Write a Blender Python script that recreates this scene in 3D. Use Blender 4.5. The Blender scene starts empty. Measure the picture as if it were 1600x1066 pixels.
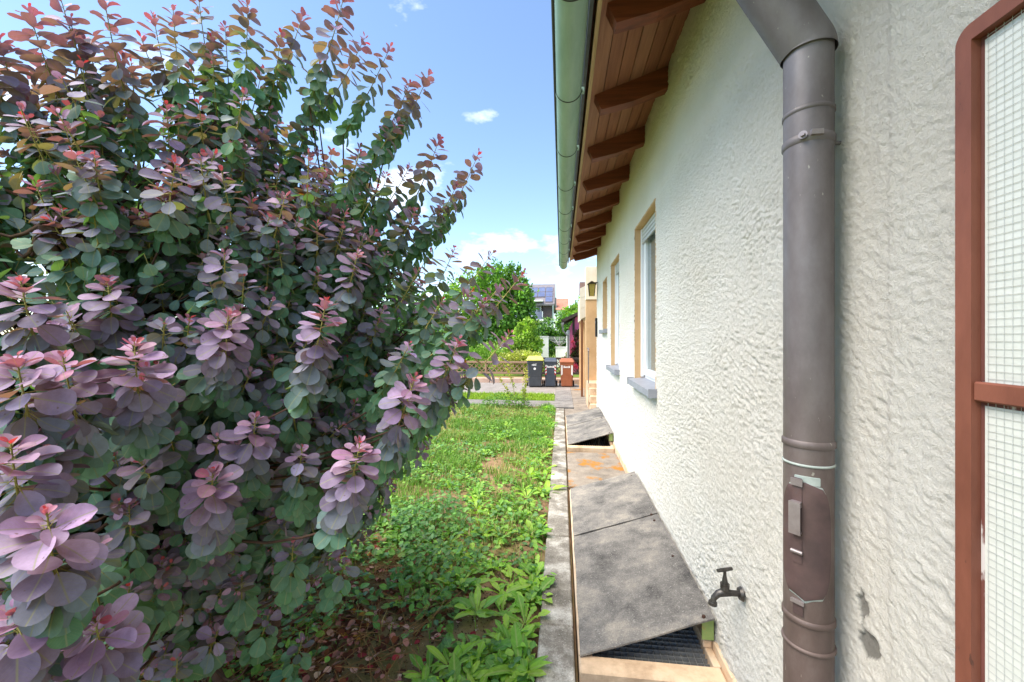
import bpy, math, random
import numpy as np
from mathutils import Vector, Matrix, Euler

# ------------------------------------------------------------------ camera, sky, sun, exposure
sc = bpy.context.scene
col = sc.collection
CAM = Vector((0.0, 0.0, 1.65))
YAW = math.atan(77 / 640)
cam = bpy.data.cameras.new('camera')
cam.sensor_width = 36.0
cam.lens = 36.0 * 640 / 1600
cam.shift_y = -3 / 1600
cam.clip_start = 0.02
cam.clip_end = 3000
camo = bpy.data.objects.new('camera', cam)
col.objects.link(camo)
camo.location = CAM
camo.rotation_euler = (math.radians(90), 0, YAW)
sc.camera = camo

SUN_EL = math.radians(59)
SUN_AZ = math.radians(-116)         # measured from +Y towards +X: left and a little behind, high
SKY_STRENGTH = 0.135
EXPOSURE = 1.32
sc.view_settings.view_transform = 'Standard'
sc.view_settings.look = 'None'
sc.view_settings.gamma = 1.0
sc.view_settings.use_curve_mapping = False
sc.view_settings.exposure = EXPOSURE

world = bpy.data.worlds.new('World')
sc.world = world
world.use_nodes = True
wn = world.node_tree.nodes
wl = world.node_tree.links
wn.clear()
w_out = wn.new('ShaderNodeOutputWorld')
w_bg = wn.new('ShaderNodeBackground')
w_bg.inputs['Strength'].default_value = SKY_STRENGTH
sky = wn.new('ShaderNodeTexSky')
sky.sky_type = 'NISHITA'
sky.sun_disc = False
sky.sun_elevation = SUN_EL
sky.sun_rotation = SUN_AZ
sky.altitude = 300
sky.air_density = 1.0
sky.dust_density = 0.25
sky.ozone_density = 2.0
# scattered fair-weather cumulus mixed over the sky by direction
tc = wn.new('ShaderNodeTexCoord')
mp = wn.new('ShaderNodeMapping')
mp.inputs['Scale'].default_value = (1.0, 1.0, 2.2)
mp.inputs['Location'].default_value = (3.1, 2.3, 2.139)
nz = wn.new('ShaderNodeTexNoise')
nz.inputs['Scale'].default_value = 2.6
nz.inputs['Detail'].default_value = 8
nz.inputs['Roughness'].default_value = 0.58
rmp = wn.new('ShaderNodeValToRGB')
rmp.color_ramp.elements[0].position = 0.565
rmp.color_ramp.elements[1].position = 0.72
mx = wn.new('ShaderNodeMixRGB')
mx.inputs['Color2'].default_value = (7.2, 7.3, 7.6, 1)
wl.new(tc.outputs['Generated'], mp.inputs['Vector'])
wl.new(mp.outputs['Vector'], nz.inputs['Vector'])
wl.new(nz.outputs['Fac'], rmp.inputs['Fac'])
wl.new(rmp.outputs['Color'], mx.inputs['Fac'])
wl.new(sky.outputs['Color'], mx.inputs['Color1'])
wl.new(mx.outputs['Color'], w_bg.inputs['Color'])
wl.new(w_bg.outputs['Background'], w_out.inputs['Surface'])

sun = bpy.data.lights.new('sun', 'SUN')
sun.energy = 3.6
sun.angle = math.radians(50)
sun.color = (1.0, 0.925, 0.82)
suno = bpy.data.objects.new('sun', sun)
col.objects.link(suno)
sd = Vector((math.sin(SUN_AZ) * math.cos(SUN_EL), math.cos(SUN_AZ) * math.cos(SUN_EL), math.sin(SUN_EL)))
suno.rotation_euler = sd.to_track_quat('Z', 'Y').to_euler()
suno.location = sd * 30

rng = np.random.default_rng(7)
random.seed(7)

# ------------------------------------------------------------------ helpers
def S(r, g, b):
    def c(v):
        v = v / 255.0
        return v / 12.92 if v <= 0.04045 else ((v + 0.055) / 1.055) ** 2.4
    return (c(r), c(g), c(b), 1.0)


class MB:
    """collects geometry, builds one mesh object"""
    def __init__(self):
        self.v = []
        self.f = []
        self.sm = []

    def add(self, vs, fs, smooth=False):
        o = len(self.v)
        self.v += [tuple(p) for p in vs]
        self.f += [tuple(i + o for i in q) for q in fs]
        self.sm += [smooth] * len(fs)
        return self

    def box(self, x0, x1, y0, y1, z0, z1):
        vs = [(x0, y0, z0), (x1, y0, z0), (x1, y1, z0), (x0, y1, z0), (x0, y0, z1), (x1, y0, z1), (x1, y1, z1), (x0, y1, z1)]
        return self.add(vs, [(0, 3, 2, 1), (4, 5, 6, 7), (0, 1, 5, 4), (1, 2, 6, 5), (2, 3, 7, 6), (3, 0, 4, 7)])

    def bbox(self, x0, x1, y0, y1, z0, z1, b):
        """box with chamfered vertical/horizontal edges (all 12)"""
        xs, ys, zs = (x0, x1), (y0, y1), (z0, z1)
        vs = []
        idx = {}
        for i in (0, 1):
            for j in (0, 1):
                for k in (0, 1):
                    sx, sy, sz = (1 - 2 * i), (1 - 2 * j), (1 - 2 * k)
                    for ax in range(3):
                        p = [xs[i] + sx * b, ys[j] + sy * b, zs[k] + sz * b]
                        p[ax] = (xs[i], ys[j], zs[k])[ax]
                        idx[(i, j, k, ax)] = len(vs)
                        vs.append(tuple(p))
        I = idx
        fs = []
        for ax in range(3):
            o1, o2 = [(1, 2), (0, 2), (0, 1)][ax]
            for s in (0, 1):
                q = []
                for (p1, p2) in ((0, 0), (1, 0), (1, 1), (0, 1)):
                    key = [0, 0, 0]
                    key[ax] = s
                    key[o1] = p1
                    key[o2] = p2
                    q.append(I[tuple(key) + (ax,)])
                fs.append(tuple(q))
        for ax in range(3):      # edges running along ax
            o1, o2 = [(1, 2), (0, 2), (0, 1)][ax]
            for p1 in (0, 1):
                for p2 in (0, 1):
                    k0 = [0, 0, 0]
                    k1 = [0, 0, 0]
                    k1[ax] = 1
                    k0[o1] = k1[o1] = p1
                    k0[o2] = k1[o2] = p2
                    fs.append((I[tuple(k0) + (o1,)], I[tuple(k1) + (o1,)], I[tuple(k1) + (o2,)], I[tuple(k0) + (o2,)]))
        for i in (0, 1):
            for j in (0, 1):
                for k in (0, 1):
                    fs.append(tuple(I[(i, j, k, ax)] for ax in range(3)))
        return self.add(vs, fs)

    def tube(self, pts, rad, n=10, cap=True, smooth=True):
        pts = [Vector(p) for p in pts]
        if not hasattr(rad, '__len__'):
            rad = [rad] * len(pts)
        vs = []
        prev = None
        for i, p in enumerate(pts):
            if i == 0:
                t = pts[1] - pts[0]
            elif i == len(pts) - 1:
                t = pts[-1] - pts[-2]
            else:
                t = (pts[i + 1] - p).normalized() + (p - pts[i - 1]).normalized()
            t.normalize()
            if prev is None:
                ref = Vector((0, 0, 1)) if abs(t.z) < 0.9 else Vector((0, 1, 0))
                a = t.cross(ref).normalized()
            else:
                a = (prev - t * prev.dot(t)).normalized()
            b = t.cross(a)
            prev = a
            for k in range(n):
                th = 2 * math.pi * k / n
                vs.append(p + (a * math.cos(th) + b * math.sin(th)) * rad[i])
        fs = []
        for i in range(len(pts) - 1):
            for k in range(n):
                k2 = (k + 1) % n
                fs.append((i * n + k, i * n + k2, (i + 1) * n + k2, (i + 1) * n + k))
        self.add(vs, fs, smooth)
        if cap:
            m = (len(pts) - 1) * n
            self.add(vs[:n], [tuple(reversed(range(n)))])
            self.add(vs[m:], [tuple(range(n))])
        return self

    def prism(self, poly, p0, ux, uy, uz, depth):
        """poly of 2-D points in plane (ux,uy) at p0, extruded along uz"""
        p0, ux, uy, uz = map(Vector, (p0, ux, uy, uz))
        n = len(poly)
        a = [p0 + ux * x + uy * y for x, y in poly]
        b = [p + uz * depth for p in a]
        fs = [tuple(reversed(range(n))), tuple(range(n, 2 * n))]
        fs += [(i, (i + 1) % n, n + (i + 1) % n, n + i) for i in range(n)]
        return self.add(a + b, fs)

    def build(self, name, mat, parent=None, loc=None):
        me = bpy.data.meshes.new(name)
        me.from_pydata(self.v, [], self.f)
        me.polygons.foreach_set('use_smooth', self.sm)
        me.materials.append(mat)
        return link(name, me, parent, loc)


ROOTLOC = {}


def link(name, me, parent=None, loc=None):
    o = bpy.data.objects.new(name, me)
    col.objects.link(o)
    if parent is not None:
        o.parent = parent
        if loc is None and parent.name in ROOTLOC:
            o.location = -ROOTLOC[parent.name]        # mesh given in world coordinates
    if loc is not None:
        o.location = loc
    return o


def tag(o, label=None, cat=None, group=None, kind=None):
    if label:
        o['label'] = label
    if cat:
        o['category'] = cat
    if group:
        o['group'] = group
    if kind:
        o['kind'] = kind
    return o


def thing(name, loc, label, cat, group=None, world=True):
    o = bpy.data.objects.new(name, None)
    o.empty_display_size = 0.1
    col.objects.link(o)
    o.location = loc
    if world:
        ROOTLOC[o.name] = Vector(loc)
    return tag(o, label, cat, group)


def np_mesh(name, V, F, mat, attrs=None, smooth=False, uv=None):
    """V (n,3), F (m,k) arrays; attrs: name -> (n,4) point colours"""
    me = bpy.data.meshes.new(name)
    n, (m, k) = len(V), F.shape
    me.vertices.add(n)
    me.vertices.foreach_set('co', np.ascontiguousarray(V, np.float32).ravel())
    me.loops.add(m * k)
    me.loops.foreach_set('vertex_index', np.ascontiguousarray(F, np.int32).ravel())
    me.polygons.add(m)
    me.polygons.foreach_set('loop_start', np.arange(0, m * k, k, dtype=np.int32))
    me.polygons.foreach_set('loop_total', np.full(m, k, np.int32))
    me.polygons.foreach_set('use_smooth', np.full(m, smooth, bool))
    if uv is not None:
        ul = me.uv_layers.new(name='UVMap')
        ul.data.foreach_set('uv', np.ascontiguousarray(uv[F.ravel()], np.float32).ravel())
    for an, arr in (attrs or {}).items():
        at = me.attributes.new(an, 'FLOAT_COLOR', 'POINT')
        at.data.foreach_set('color', np.ascontiguousarray(arr, np.float32).ravel())
    me.update(calc_edges=True)
    me.validate()
    me.materials.append(mat)
    return me


def vnoise(x, y, seed=0):
    xi = np.floor(x).astype(np.int64)
    yi = np.floor(y).astype(np.int64)
    xf = x - xi
    yf = y - yi
    u = xf * xf * (3 - 2 * xf)
    v = yf * yf * (3 - 2 * yf)

    def h(a, b):
        k = (a * 374761393 + b * 668265263 + seed * 974634773) & 0xFFFFFFFF
        k = ((k ^ (k >> 13)) * 1274126177) & 0xFFFFFFFF
        return ((k ^ (k >> 16)) & 0xFFFF) / 65535.0
    return (h(xi, yi) * (1 - u) + h(xi + 1, yi) * u) * (1 - v) + (h(xi, yi + 1) * (1 - u) + h(xi + 1, yi + 1) * u) * v


def fbm(x, y, o=4, seed=0):
    s = 0
    a = 0.5
    for i in range(o):
        s = s + a * vnoise(x, y, seed + i)
        x = x * 2.03 + 7.1
        y = y * 2.03 + 3.7
        a *= 0.5
    return s


# ------------------------------------------------------------------ materials
class NM:
    def __init__(self, name, rough=0.7, spec=0.3, metal=0.0):
        self.m = bpy.data.materials.new(name)
        self.m.use_nodes = True
        self.nt = self.m.node_tree
        self.n = self.nt.nodes
        self.l = self.nt.links
        self.b = self.n['Principled BSDF']
        self.b.inputs['Roughness'].default_value = rough
        self.b.inputs['Specular IOR Level'].default_value = spec
        self.b.inputs['Metallic'].default_value = metal
        self.co = None

    def coord(self, scale=(1, 1, 1), kind='Object'):
        t = self.n.new('ShaderNodeTexCoord')
        m = self.n.new('ShaderNodeMapping')
        m.inputs['Scale'].default_value = scale
        self.l.new(t.outputs[kind], m.inputs['Vector'])
        return m.outputs['Vector']

    def noise(self, scale, detail=5, rough=0.6, vec=None, dist=0.0):
        t = self.n.new('ShaderNodeTexNoise')
        t.inputs['Scale'].default_value = scale
        t.inputs['Detail'].default_value = detail
        t.inputs['Roughness'].default_value = rough
        t.inputs['Distortion'].default_value = dist
        self.l.new(vec if vec is not None else self.coord(), t.inputs['Vector'])
        return t.outputs['Fac']

    def ramp(self, fac, stops, interp='LINEAR'):
        r = self.n.new('ShaderNodeValToRGB')
        cr = r.color_ramp
        cr.interpolation = interp
        while len(cr.elements) < len(stops):
            cr.elements.new(0.5)
        for e, (p, c) in zip(cr.elements, stops):
            e.position = p
            e.color = c if len(c) == 4 else (*c, 1)
        self.l.new(fac, r.inputs['Fac'])
        return r.outputs['Color']

    def mix(self, fac, a, b, mode='MIX'):
        x = self.n.new('ShaderNodeMixRGB')
        x.blend_type = mode
        for s, v in ((x.inputs['Fac'], fac), (x.inputs['Color1'], a), (x.inputs['Color2'], b)):
            if isinstance(v, (int, float)):
                s.default_value = v
            elif isinstance(v, tuple):
                s.default_value = v
            else:
                self.l.new(v, s)
        return x.outputs['Color']

    def color(self, c):
        if isinstance(c, tuple):
            self.b.inputs['Base Color'].default_value = c
        else:
            self.l.new(c, self.b.inputs['Base Color'])
        return self

    def rough(self, fac):
        self.l.new(fac, self.b.inputs['Roughness'])

    def bump(self, h, strength=0.3, dist=0.01):
        b = self.n.new('ShaderNodeBump')
        b.inputs['Strength'].default_value = strength
        b.inputs['Distance'].default_value = dist
        self.l.new(h, b.inputs['Height'])
        self.l.new(b.outputs['Normal'], self.b.inputs['Normal'])
        return self


def mottled(name, c1, c2, scale=6, rough=0.7, spec=0.3, metal=0.0, bump=0.0, bdist=0.004, bscale=60, stretch=(1, 1, 1), c3=None):
    m = NM(name, rough, spec, metal)
    v = m.coord(stretch)
    n = m.noise(scale, 6, 0.65, v)
    stops = [(0.32, c1), (0.68, c2)]
    if c3 is not None:
        stops = [(0.3, c1), (0.55, c2), (0.75, c3)]
    m.color(m.ramp(n, stops))
    if bump:
        m.bump(m.noise(bscale, 5, 0.6, v), bump, bdist)
    return m.m


M = {}
# plaster: off-white render with rough relief in the mesh, finer relief here; grey where the coat has chipped off
m = NM('plaster', 0.9, 0.12)
v = m.coord()
att = m.n.new('ShaderNodeAttribute')
att.attribute_name = 'Col'
big = m.noise(1.3, 6, 0.6, v)
c0 = m.ramp(big, [(0.3, S(238, 232, 219)), (0.7, S(246, 243, 234))])
c1 = m.mix(m.ramp(m.noise(9, 6, 0.7, v), [(0.35, (1, 1, 1)), (0.75, (0.9, 0.89, 0.86))]), c0, c0, 'MIX')
fl = m.mix(m.ramp(m.noise(240, 3, 0.6, v), [(0.62, (0, 0, 0)), (0.78, (0.14, 0.14, 0.14))]), c0, S(150, 143, 130))
sepc = m.n.new('ShaderNodeSeparateColor')
m.l.new(att.outputs['Color'], sepc.inputs['Color'])
chipc = m.ramp(m.noise(30, 4, 0.6, v), [(0.3, S(140, 137, 130)), (0.7, S(162, 158, 150))])
eave_shade_tint = m.mix(sepc.outputs['Green'], fl, S(196, 188, 140))  # yellow-green eaves shade painted into the plaster colour
m.color(m.mix(sepc.outputs['Red'], eave_shade_tint, chipc))
ad = m.n.new('ShaderNodeMath')
ad.operation = 'MULTIPLY_ADD'
m.l.new(m.noise(260, 4, 0.75, v), ad.inputs[0])
ad.inputs[1].default_value = 0.45
m.l.new(m.noise(80, 6, 0.8, v), ad.inputs[2])
m.bump(ad.outputs[0], 1.0, 0.018)
M['plaster'] = m.m
M['plaster_far'] = mottled('plaster_far', S(226, 214, 190), S(240, 230, 210), 3, 0.9, 0.1, bump=0.4, bscale=70)
M['apricot'] = mottled('apricot_paint', S(200, 164, 122), S(216, 182, 140), 4, 0.8, 0.2, bump=0.2, bscale=90)
M['kerb_paint'] = mottled('kerb_paint', S(168, 140, 112), S(218, 190, 158), 5, 0.85, 0.15, bump=0.6, bscale=60, c3=S(208, 194, 174))
M['white_pvc'] = mottled('white_plastic', S(228, 230, 232), S(238, 239, 240), 5, 0.3, 0.5)
M['grey_metal'] = mottled('grey_sill_metal', S(132, 136, 146), S(150, 153, 162), 8, 0.45, 0.5)
M['shutter'] = mottled('shutter_slat', S(178, 178, 176), S(196, 196, 194), 9, 0.5, 0.4)
M['rubber'] = mottled('dark_seal', S(30, 30, 32), S(42, 42, 44), 9, 0.6, 0.3)
M['curtain'] = mottled('curtain_cloth', S(186, 188, 190), S(206, 208, 208), 9, 0.9, 0.1)
M['room'] = mottled('room_shade', S(58, 52, 48), S(70, 64, 58), 3, 0.9, 0.1)  # dark tone stands in for the shade inside the rooms
m = NM('window_glass', 0.02, 0.5)
m.color((0.9, 0.93, 0.94, 1))
g = m.n.new('ShaderNodeBsdfGlossy')
g.inputs['Roughness'].default_value = 0.01
tr = m.n.new('ShaderNodeBsdfTransparent')
tr.inputs['Color'].default_value = (0.8, 0.84, 0.84, 1)
fr = m.n.new('ShaderNodeFresnel')
fr.inputs['IOR'].default_value = 1.5
gm = m.n.new('ShaderNodeNewGeometry')
mi = m.n.new('ShaderNodeMapRange')          # thin pane: same reflectance from both sides
mi.inputs['To Min'].default_value = 1.5
mi.inputs['To Max'].default_value = 1 / 1.5
m.l.new(gm.outputs['Backfacing'], mi.inputs['Value'])
m.l.new(mi.outputs[0], fr.inputs['IOR'])
ms = m.n.new('ShaderNodeMixShader')
m.l.new(fr.outputs[0], ms.inputs[0])
m.l.new(tr.outputs[0], ms.inputs[1])
m.l.new(g.outputs[0], ms.inputs[2])
m.l.new(ms.outputs[0], m.n['Material Output'].inputs['Surface'])
M['glass'] = m.m

m = NM('wired_glass', 0.28, 0.45)
m.color(S(204, 205, 197))
m.bump(m.noise(14, 3, 0.5, m.coord((1, 1, 2.2))), 0.25, 0.01)
M['wired_glass'] = m.m

# timber
def wood(name, ca, cb, axis, rough=0.6, scale=1.0):
    m = NM(name, rough, 0.3)
    st = [14, 14, 14]
    st[axis] = 0.7
    v = m.coord(tuple(s * scale for s in st))
    n = m.noise(2.2, 7, 0.65, v, 0.6)
    m.color(m.ramp(n, [(0.25, ca), (0.75, cb)]))
    m.bump(n, 0.25, 0.004)
    return m.m


M['rafter'] = wood('rafter_wood', S(84, 42, 28), S(142, 78, 50), 0, 0.5)
M['board'] = wood('soffit_wood', S(116, 72, 52), S(164, 110, 80), 1, 0.6)
M['board2'] = wood('soffit_wood_light', S(128, 84, 62), S(172, 122, 92), 1, 0.6)
M['fascia'] = wood('drip_board_wood', S(150, 120, 78), S(196, 168, 120), 1, 0.6)
M['fence_wood'] = wood('fence_wood', S(136, 106, 84), S(176, 146, 120), 0, 0.8)
M['door_wood'] = wood('door_wood', S(100, 62, 40), S(134, 88, 58), 2, 0.6)
# copper-patina gutter, aged zinc/copper downpipe
m = NM('patina_gutter', 0.55, 0.4, 0.0)
v = m.coord((3, 0.6, 3))
n = m.noise(3.0, 6, 0.6, v)
m.color(m.ramp(n, [(0.3, S(128, 156, 138)), (0.6, S(150, 176, 158)), (0.8, S(138, 156, 130))]))
M['gutter'] = m.m
M['gutter_dark'] = mottled('gutter_bracket', S(46, 46, 44), S(70, 72, 68), 9, 0.55, 0.4, 0.3)
m = NM('brown_pipe_metal', 0.5, 0.4, 0.2)
v = m.coord((1, 1, 0.5))
n = m.noise(5, 7, 0.65, v)
n2 = m.noise(26, 5, 0.6, v)
cA = m.ramp(n, [(0.3, S(84, 77, 77)), (0.52, S(108, 101, 101)), (0.74, S(128, 123, 124))])
geo = m.n.new('ShaderNodeTexCoord')
sx = m.n.new('ShaderNodeSeparateXYZ')
m.l.new(geo.outputs['Object'], sx.inputs[0])
mr = m.n.new('ShaderNodeMapRange')
mr.inputs['From Min'].default_value = 1.15
mr.inputs['From Max'].default_value = 1.65
mr.inputs['To Min'].default_value = 0.9
mr.inputs['To Max'].default_value = 0.0
m.l.new(sx.outputs['Z'], mr.inputs['Value'])
cB = m.ramp(n, [(0.3, S(72, 60, 56)), (0.52, S(96, 80, 74)), (0.74, S(118, 104, 98))])
cC = m.mix(mr.outputs[0], cA, cB)
speck = m.ramp(m.noise(90, 2, 0.5, v), [(0.72, (0, 0, 0)), (0.78, (0.6, 0.6, 0.6))])
m.color(m.mix(speck, cC, S(176, 172, 160)))
m.rough(m.ramp(n2, [(0.3, (0.42, 0.42, 0.42)), (0.7, (0.62, 0.62, 0.62))]))
M['pipe'] = m.m
M['flap'] = mottled('flap_copper', S(76, 62, 62), S(98, 78, 76), 7, 0.5, 0.4, 0.25, c3=S(92, 86, 90))
M['verdigris'] = mottled('verdigris_edge', S(140, 152, 146), S(176, 182, 176), 20, 0.7, 0.3)
M['clip'] = mottled('clip_metal', S(132, 122, 122), S(156, 148, 148), 20, 0.4, 0.5, 0.5)
m = NM('red_brown_paint', 0.55, 0.35)
v = m.coord((1, 1, 0.35))
n = m.noise(10, 6, 0.6, v)
cR = m.ramp(n, [(0.3, S(104, 60, 46)), (0.7, S(136, 82, 64))])
fk = m.ramp(m.noise(34, 5, 0.65, v), [(0.66, (0, 0, 0)), (0.72, (1, 1, 1))])
M['red_paint'] = m.color(m.mix(m.ramp(m.noise(55, 4, 0.6, v), [(0.66, (0, 0, 0)), (0.70, (0.8, 0.8, 0.8))]), cR, S(78, 50, 42))).m
m.bump(m.noise(60, 5, 0.6, v), 0.25, 0.003)
m2 = NM('red_brown_flaking', 0.6, 0.3)
v = m2.coord((1, 1, 0.3))
n = m2.noise(12, 6, 0.6, v)
cR = m2.ramp(n, [(0.3, S(92, 56, 50)), (0.7, S(120, 74, 66))])
fk = m2.ramp(m2.noise(22, 5, 0.65, v), [(0.60, (0, 0, 0)), (0.66, (0.9, 0.9, 0.9))])
M['red_flaking'] = m2.color(m2.mix(fk, cR, S(206, 200, 196))).m
M['tap'] = mottled('tap_brass_tarnished', S(52, 50, 48), S(82, 78, 74), 40, 0.45, 0.5, 0.6, c3=S(104, 104, 102))
M['wire'] = mottled('mesh_wire', S(170, 172, 168), S(182, 184, 180), 30, 0.6, 0.3)
# concrete & fibre cement
def concrete(name, cs, speckle=True, stain=None, bstr=0.5):
    m = NM(name, 0.92, 0.15)
    v = m.coord()
    base = m.ramp(m.noise(3.2, 8, 0.72, v), [(0.32, cs[0]), (0.5, cs[1]), (0.68, cs[2])])
    fine = m.noise(150, 4, 0.7, v)
    base = m.mix(0.55, base, m.ramp(fine, [(0.3, (0.25, 0.25, 0.25)), (0.7, (0.8, 0.8, 0.8))]), 'OVERLAY')
    if speckle:
        sp = m.ramp(m.noise(120, 4, 0.6, v), [(0.58, (0, 0, 0)), (0.72, (0.6, 0.6, 0.6))])
        base = m.mix(sp, base, cs[3])
    if stain is not None:
        st = m.ramp(m.noise(2.1, 5, 0.6, m.coord((1.4, 1.0, 1))), [(0.52, (0, 0, 0)), (0.6, (1, 1, 1))])
        base = m.mix(st, base, stain)
    m.color(base)
    m.bump(m.noise(110, 6, 0.7, v), bstr, 0.004)
    return m.m


M['fibre'] = concrete('fibre_cement', [S(70, 68, 66), S(116, 112, 107), S(156, 148, 136), S(190, 186, 176)])
M['strip'] = concrete('edging_concrete', [S(78, 74, 66), S(132, 126, 116), S(208, 204, 194), S(216, 212, 202)])
M['slab'] = concrete('slab_concrete', [S(104, 97, 90), S(134, 124, 112), S(152, 142, 130), S(166, 158, 146)])
M['slab_rust'] = concrete('slab_rust', [S(104, 97, 90), S(134, 124, 112), S(152, 142, 130), S(166, 158, 146)], stain=S(160, 112, 50))
M['drive'] = concrete('drive_concrete', [S(120, 114, 108), S(138, 131, 125), S(152, 145, 139), S(170, 164, 158)])
M['gravelly'] = concrete('exposed_aggregate', [S(98, 94, 90), S(124, 120, 116), S(146, 142, 136), S(176, 172, 168)])
M['sandstone'] = concrete('pinkish_kerb', [S(168, 136, 118), S(188, 158, 138), S(204, 178, 160), S(210, 190, 172)])
M['grate'] = mottled('grate_zinc', S(112, 114, 114), S(136, 138, 136), 30, 0.65, 0.3, 0.0)
M['pit'] = mottled('pit_concrete', S(104, 98, 92), S(126, 120, 112), 4, 0.95, 0.1)
M['green_bracket'] = mottled('green_bracket_paint', S(124, 148, 84), S(140, 160, 96), 14, 0.6, 0.3, c3=S(172, 120, 70))
M['screw'] = mottled('screw_rust', S(48, 32, 26), S(72, 48, 38), 60, 0.7, 0.3)
M['tile'] = mottled('roof_tile', S(88, 62, 52), S(122, 84, 68), 6, 0.85, 0.2, bump=0.3)
# soil
m = NM('soil', 0.95, 0.1)
v = m.coord()
n = m.noise(5, 8, 0.7, v)
cS = m.ramp(n, [(0.3, S(102, 80, 60)), (0.5, S(136, 108, 84)), (0.72, S(164, 136, 108))])
gr_ = m.ramp(m.noise(1.2, 5, 0.6, v), [(0.45, (0, 0, 0)), (0.65, (0.6, 0.6, 0.6))])
cS = m.mix(gr_, cS, S(128, 132, 66))
sp = m.ramp(m.noise(160, 2, 0.5, v), [(0.70, (0, 0, 0)), (0.76, (0.8, 0.8, 0.8))])
m.color(m.mix(sp, cS, S(178, 166, 150)))
m.bump(m.noise(60, 7, 0.75, v), 0.9, 0.012)
M['soil'] = m.m
m = NM('terrain_grass', 0.95, 0.1)
v = m.coord()
m.color(m.ramp(m.noise(0.8, 9, 0.75, v), [(0.3, S(84, 104, 40)), (0.55, S(112, 134, 56)), (0.75, S(140, 146, 84))]))
m.bump(m.noise(40, 6, 0.7, v), 0.8, 0.02)
M['terrain'] = m.m
m = NM('hill_forest', 0.95, 0.05)
v = m.coord()
n = m.noise(0.16, 8, 0.7, v)
m.color(m.ramp(n, [(0.3, S(54, 84, 66)), (0.6, S(84, 116, 84)), (0.75, S(104, 132, 92))]))
M['hill'] = m.m


def leafmat(name, rough=0.5, spec=0.35, trans=0.35, veins=True, vein=S(150, 150, 110)):
    m = NM(name, rough, spec)
    a = m.n.new('ShaderNodeAttribute')
    a.attribute_name = 'Col'
    b = m.n.new('ShaderNodeAttribute')
    b.attribute_name = 'Tr'
    c = a.outputs['Color']
    if veins:
        uvn = m.n.new('ShaderNodeUVMap')
        s = m.n.new('ShaderNodeSeparateXYZ')
        m.l.new(uvn.outputs['UV'], s.inputs[0])
        ab = m.n.new('ShaderNodeMath')
        ab.operation = 'ABSOLUTE'
        m.l.new(s.outputs['Y'], ab.inputs[0])
        mid = m.ramp(ab.outputs[0], [(0.02, (0.7, 0.7, 0.7)), (0.08, (0, 0, 0))])
        # side veins: bands of (s - 0.55|t|)
        mu = m.n.new('ShaderNodeMath')
        mu.operation = 'MULTIPLY_ADD'
        m.l.new(ab.outputs[0], mu.inputs[0])
        mu.inputs[1].default_value = -0.42
        m.l.new(s.outputs['X'], mu.inputs[2])
        fr_ = m.n.new('ShaderNodeMath')
        fr_.operation = 'MULTIPLY'
        m.l.new(mu.outputs[0], fr_.inputs[0])
        fr_.inputs[1].default_value = 9.0
        f2 = m.n.new('ShaderNodeMath')
        f2.operation = 'FRACT'
        m.l.new(fr_.outputs[0], f2.inputs[0])
        side = m.ramp(f2.outputs[0], [(0.0, (0.3, 0.3, 0.3)), (0.12, (0, 0, 0)), (0.9, (0, 0, 0)), (1.0, (0.3, 0.3, 0.3))])
        mot = m.ramp(m.noise(45, 5, 0.65), [(0.3, (0.72, 0.72, 0.72)), (0.7, (1.12, 1.12, 1.12))])
        c = m.mix(1.0, c, mot, 'MULTIPLY')
        spot = m.ramp(m.noise(70, 2, 0.5), [(0.70, (0, 0, 0)), (0.74, (0.7, 0.7, 0.7))])
        c = m.mix(spot, c, S(96, 72, 50))
        c = m.mix(side, c, vein)
        c = m.mix(mid, c, vein)
        m.bump(f2.outputs[0], 0.12, 0.003)
    m.color(c)
    t = m.n.new('ShaderNodeBsdfTranslucent')
    m.l.new(b.outputs['Color'], t.inputs['Color'])
    mxs = m.n.new('ShaderNodeMixShader')
    mxs.inputs[0].default_value = trans
    m.l.new(m.b.outputs[0], mxs.inputs[1])
    m.l.new(t.outputs[0], mxs.inputs[2])
    m.l.new(mxs.outputs[0], m.n['Material Output'].inputs['Surface'])
    return m.m


M['smoke_leaf'] = leafmat('smoke_bush_leaf', 0.55, 0.3, 0.33)
M['weed_leaf'] = leafmat('weed_leaf', 0.5, 0.4, 0.35, veins=True, vein=S(170, 190, 110))
M['plain_leaf'] = leafmat('plain_leaf', 0.55, 0.3, 0.35, veins=False)
M['fallen'] = leafmat('fallen_leaf', 0.8, 0.1, 0.1, veins=False)
M['stem_green'] = mottled('young_stem', S(128, 128, 62), S(150, 140, 78), 12, 0.6, 0.3)
M['stem_brown'] = mottled('old_stem', S(66, 48, 40), S(98, 76, 62), 12, 0.8, 0.2, bump=0.4)
M['dry_twig'] = mottled('dry_twig', S(122, 90, 56), S(166, 128, 84), 20, 0.85, 0.1)
M['bark'] = mottled('bark', S(70, 58, 46), S(104, 90, 74), 10, 0.9, 0.1, bump=0.5)

# ------------------------------------------------------------------ setting: terrain, hill, paths
xs = [-900, -4.6, -0.13, 0.82, 900]
ys = [-60, -1.2, 9.95, 10.0, 900]
b = MB()
for i in range(4):
    for j in range(4):
        if i in (1, 2) and j in (1, 2):
            continue
        b.add([(xs[i], ys[j], -0.03), (xs[i + 1], ys[j], -0.03), (xs[i + 1], ys[j + 1], -0.03), (xs[i], ys[j + 1], -0.03)], [(0, 1, 2, 3)])
tag(b.build('terrain', M['terrain']), kind='structure')

# garden soil, gently uneven
nx, ny = 150, 280
gx = np.linspace(-4.6, -0.125, nx)
gy = np.linspace(-1.2, 9.98, ny)
GX, GY = np.meshgrid(gx, gy)


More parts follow.
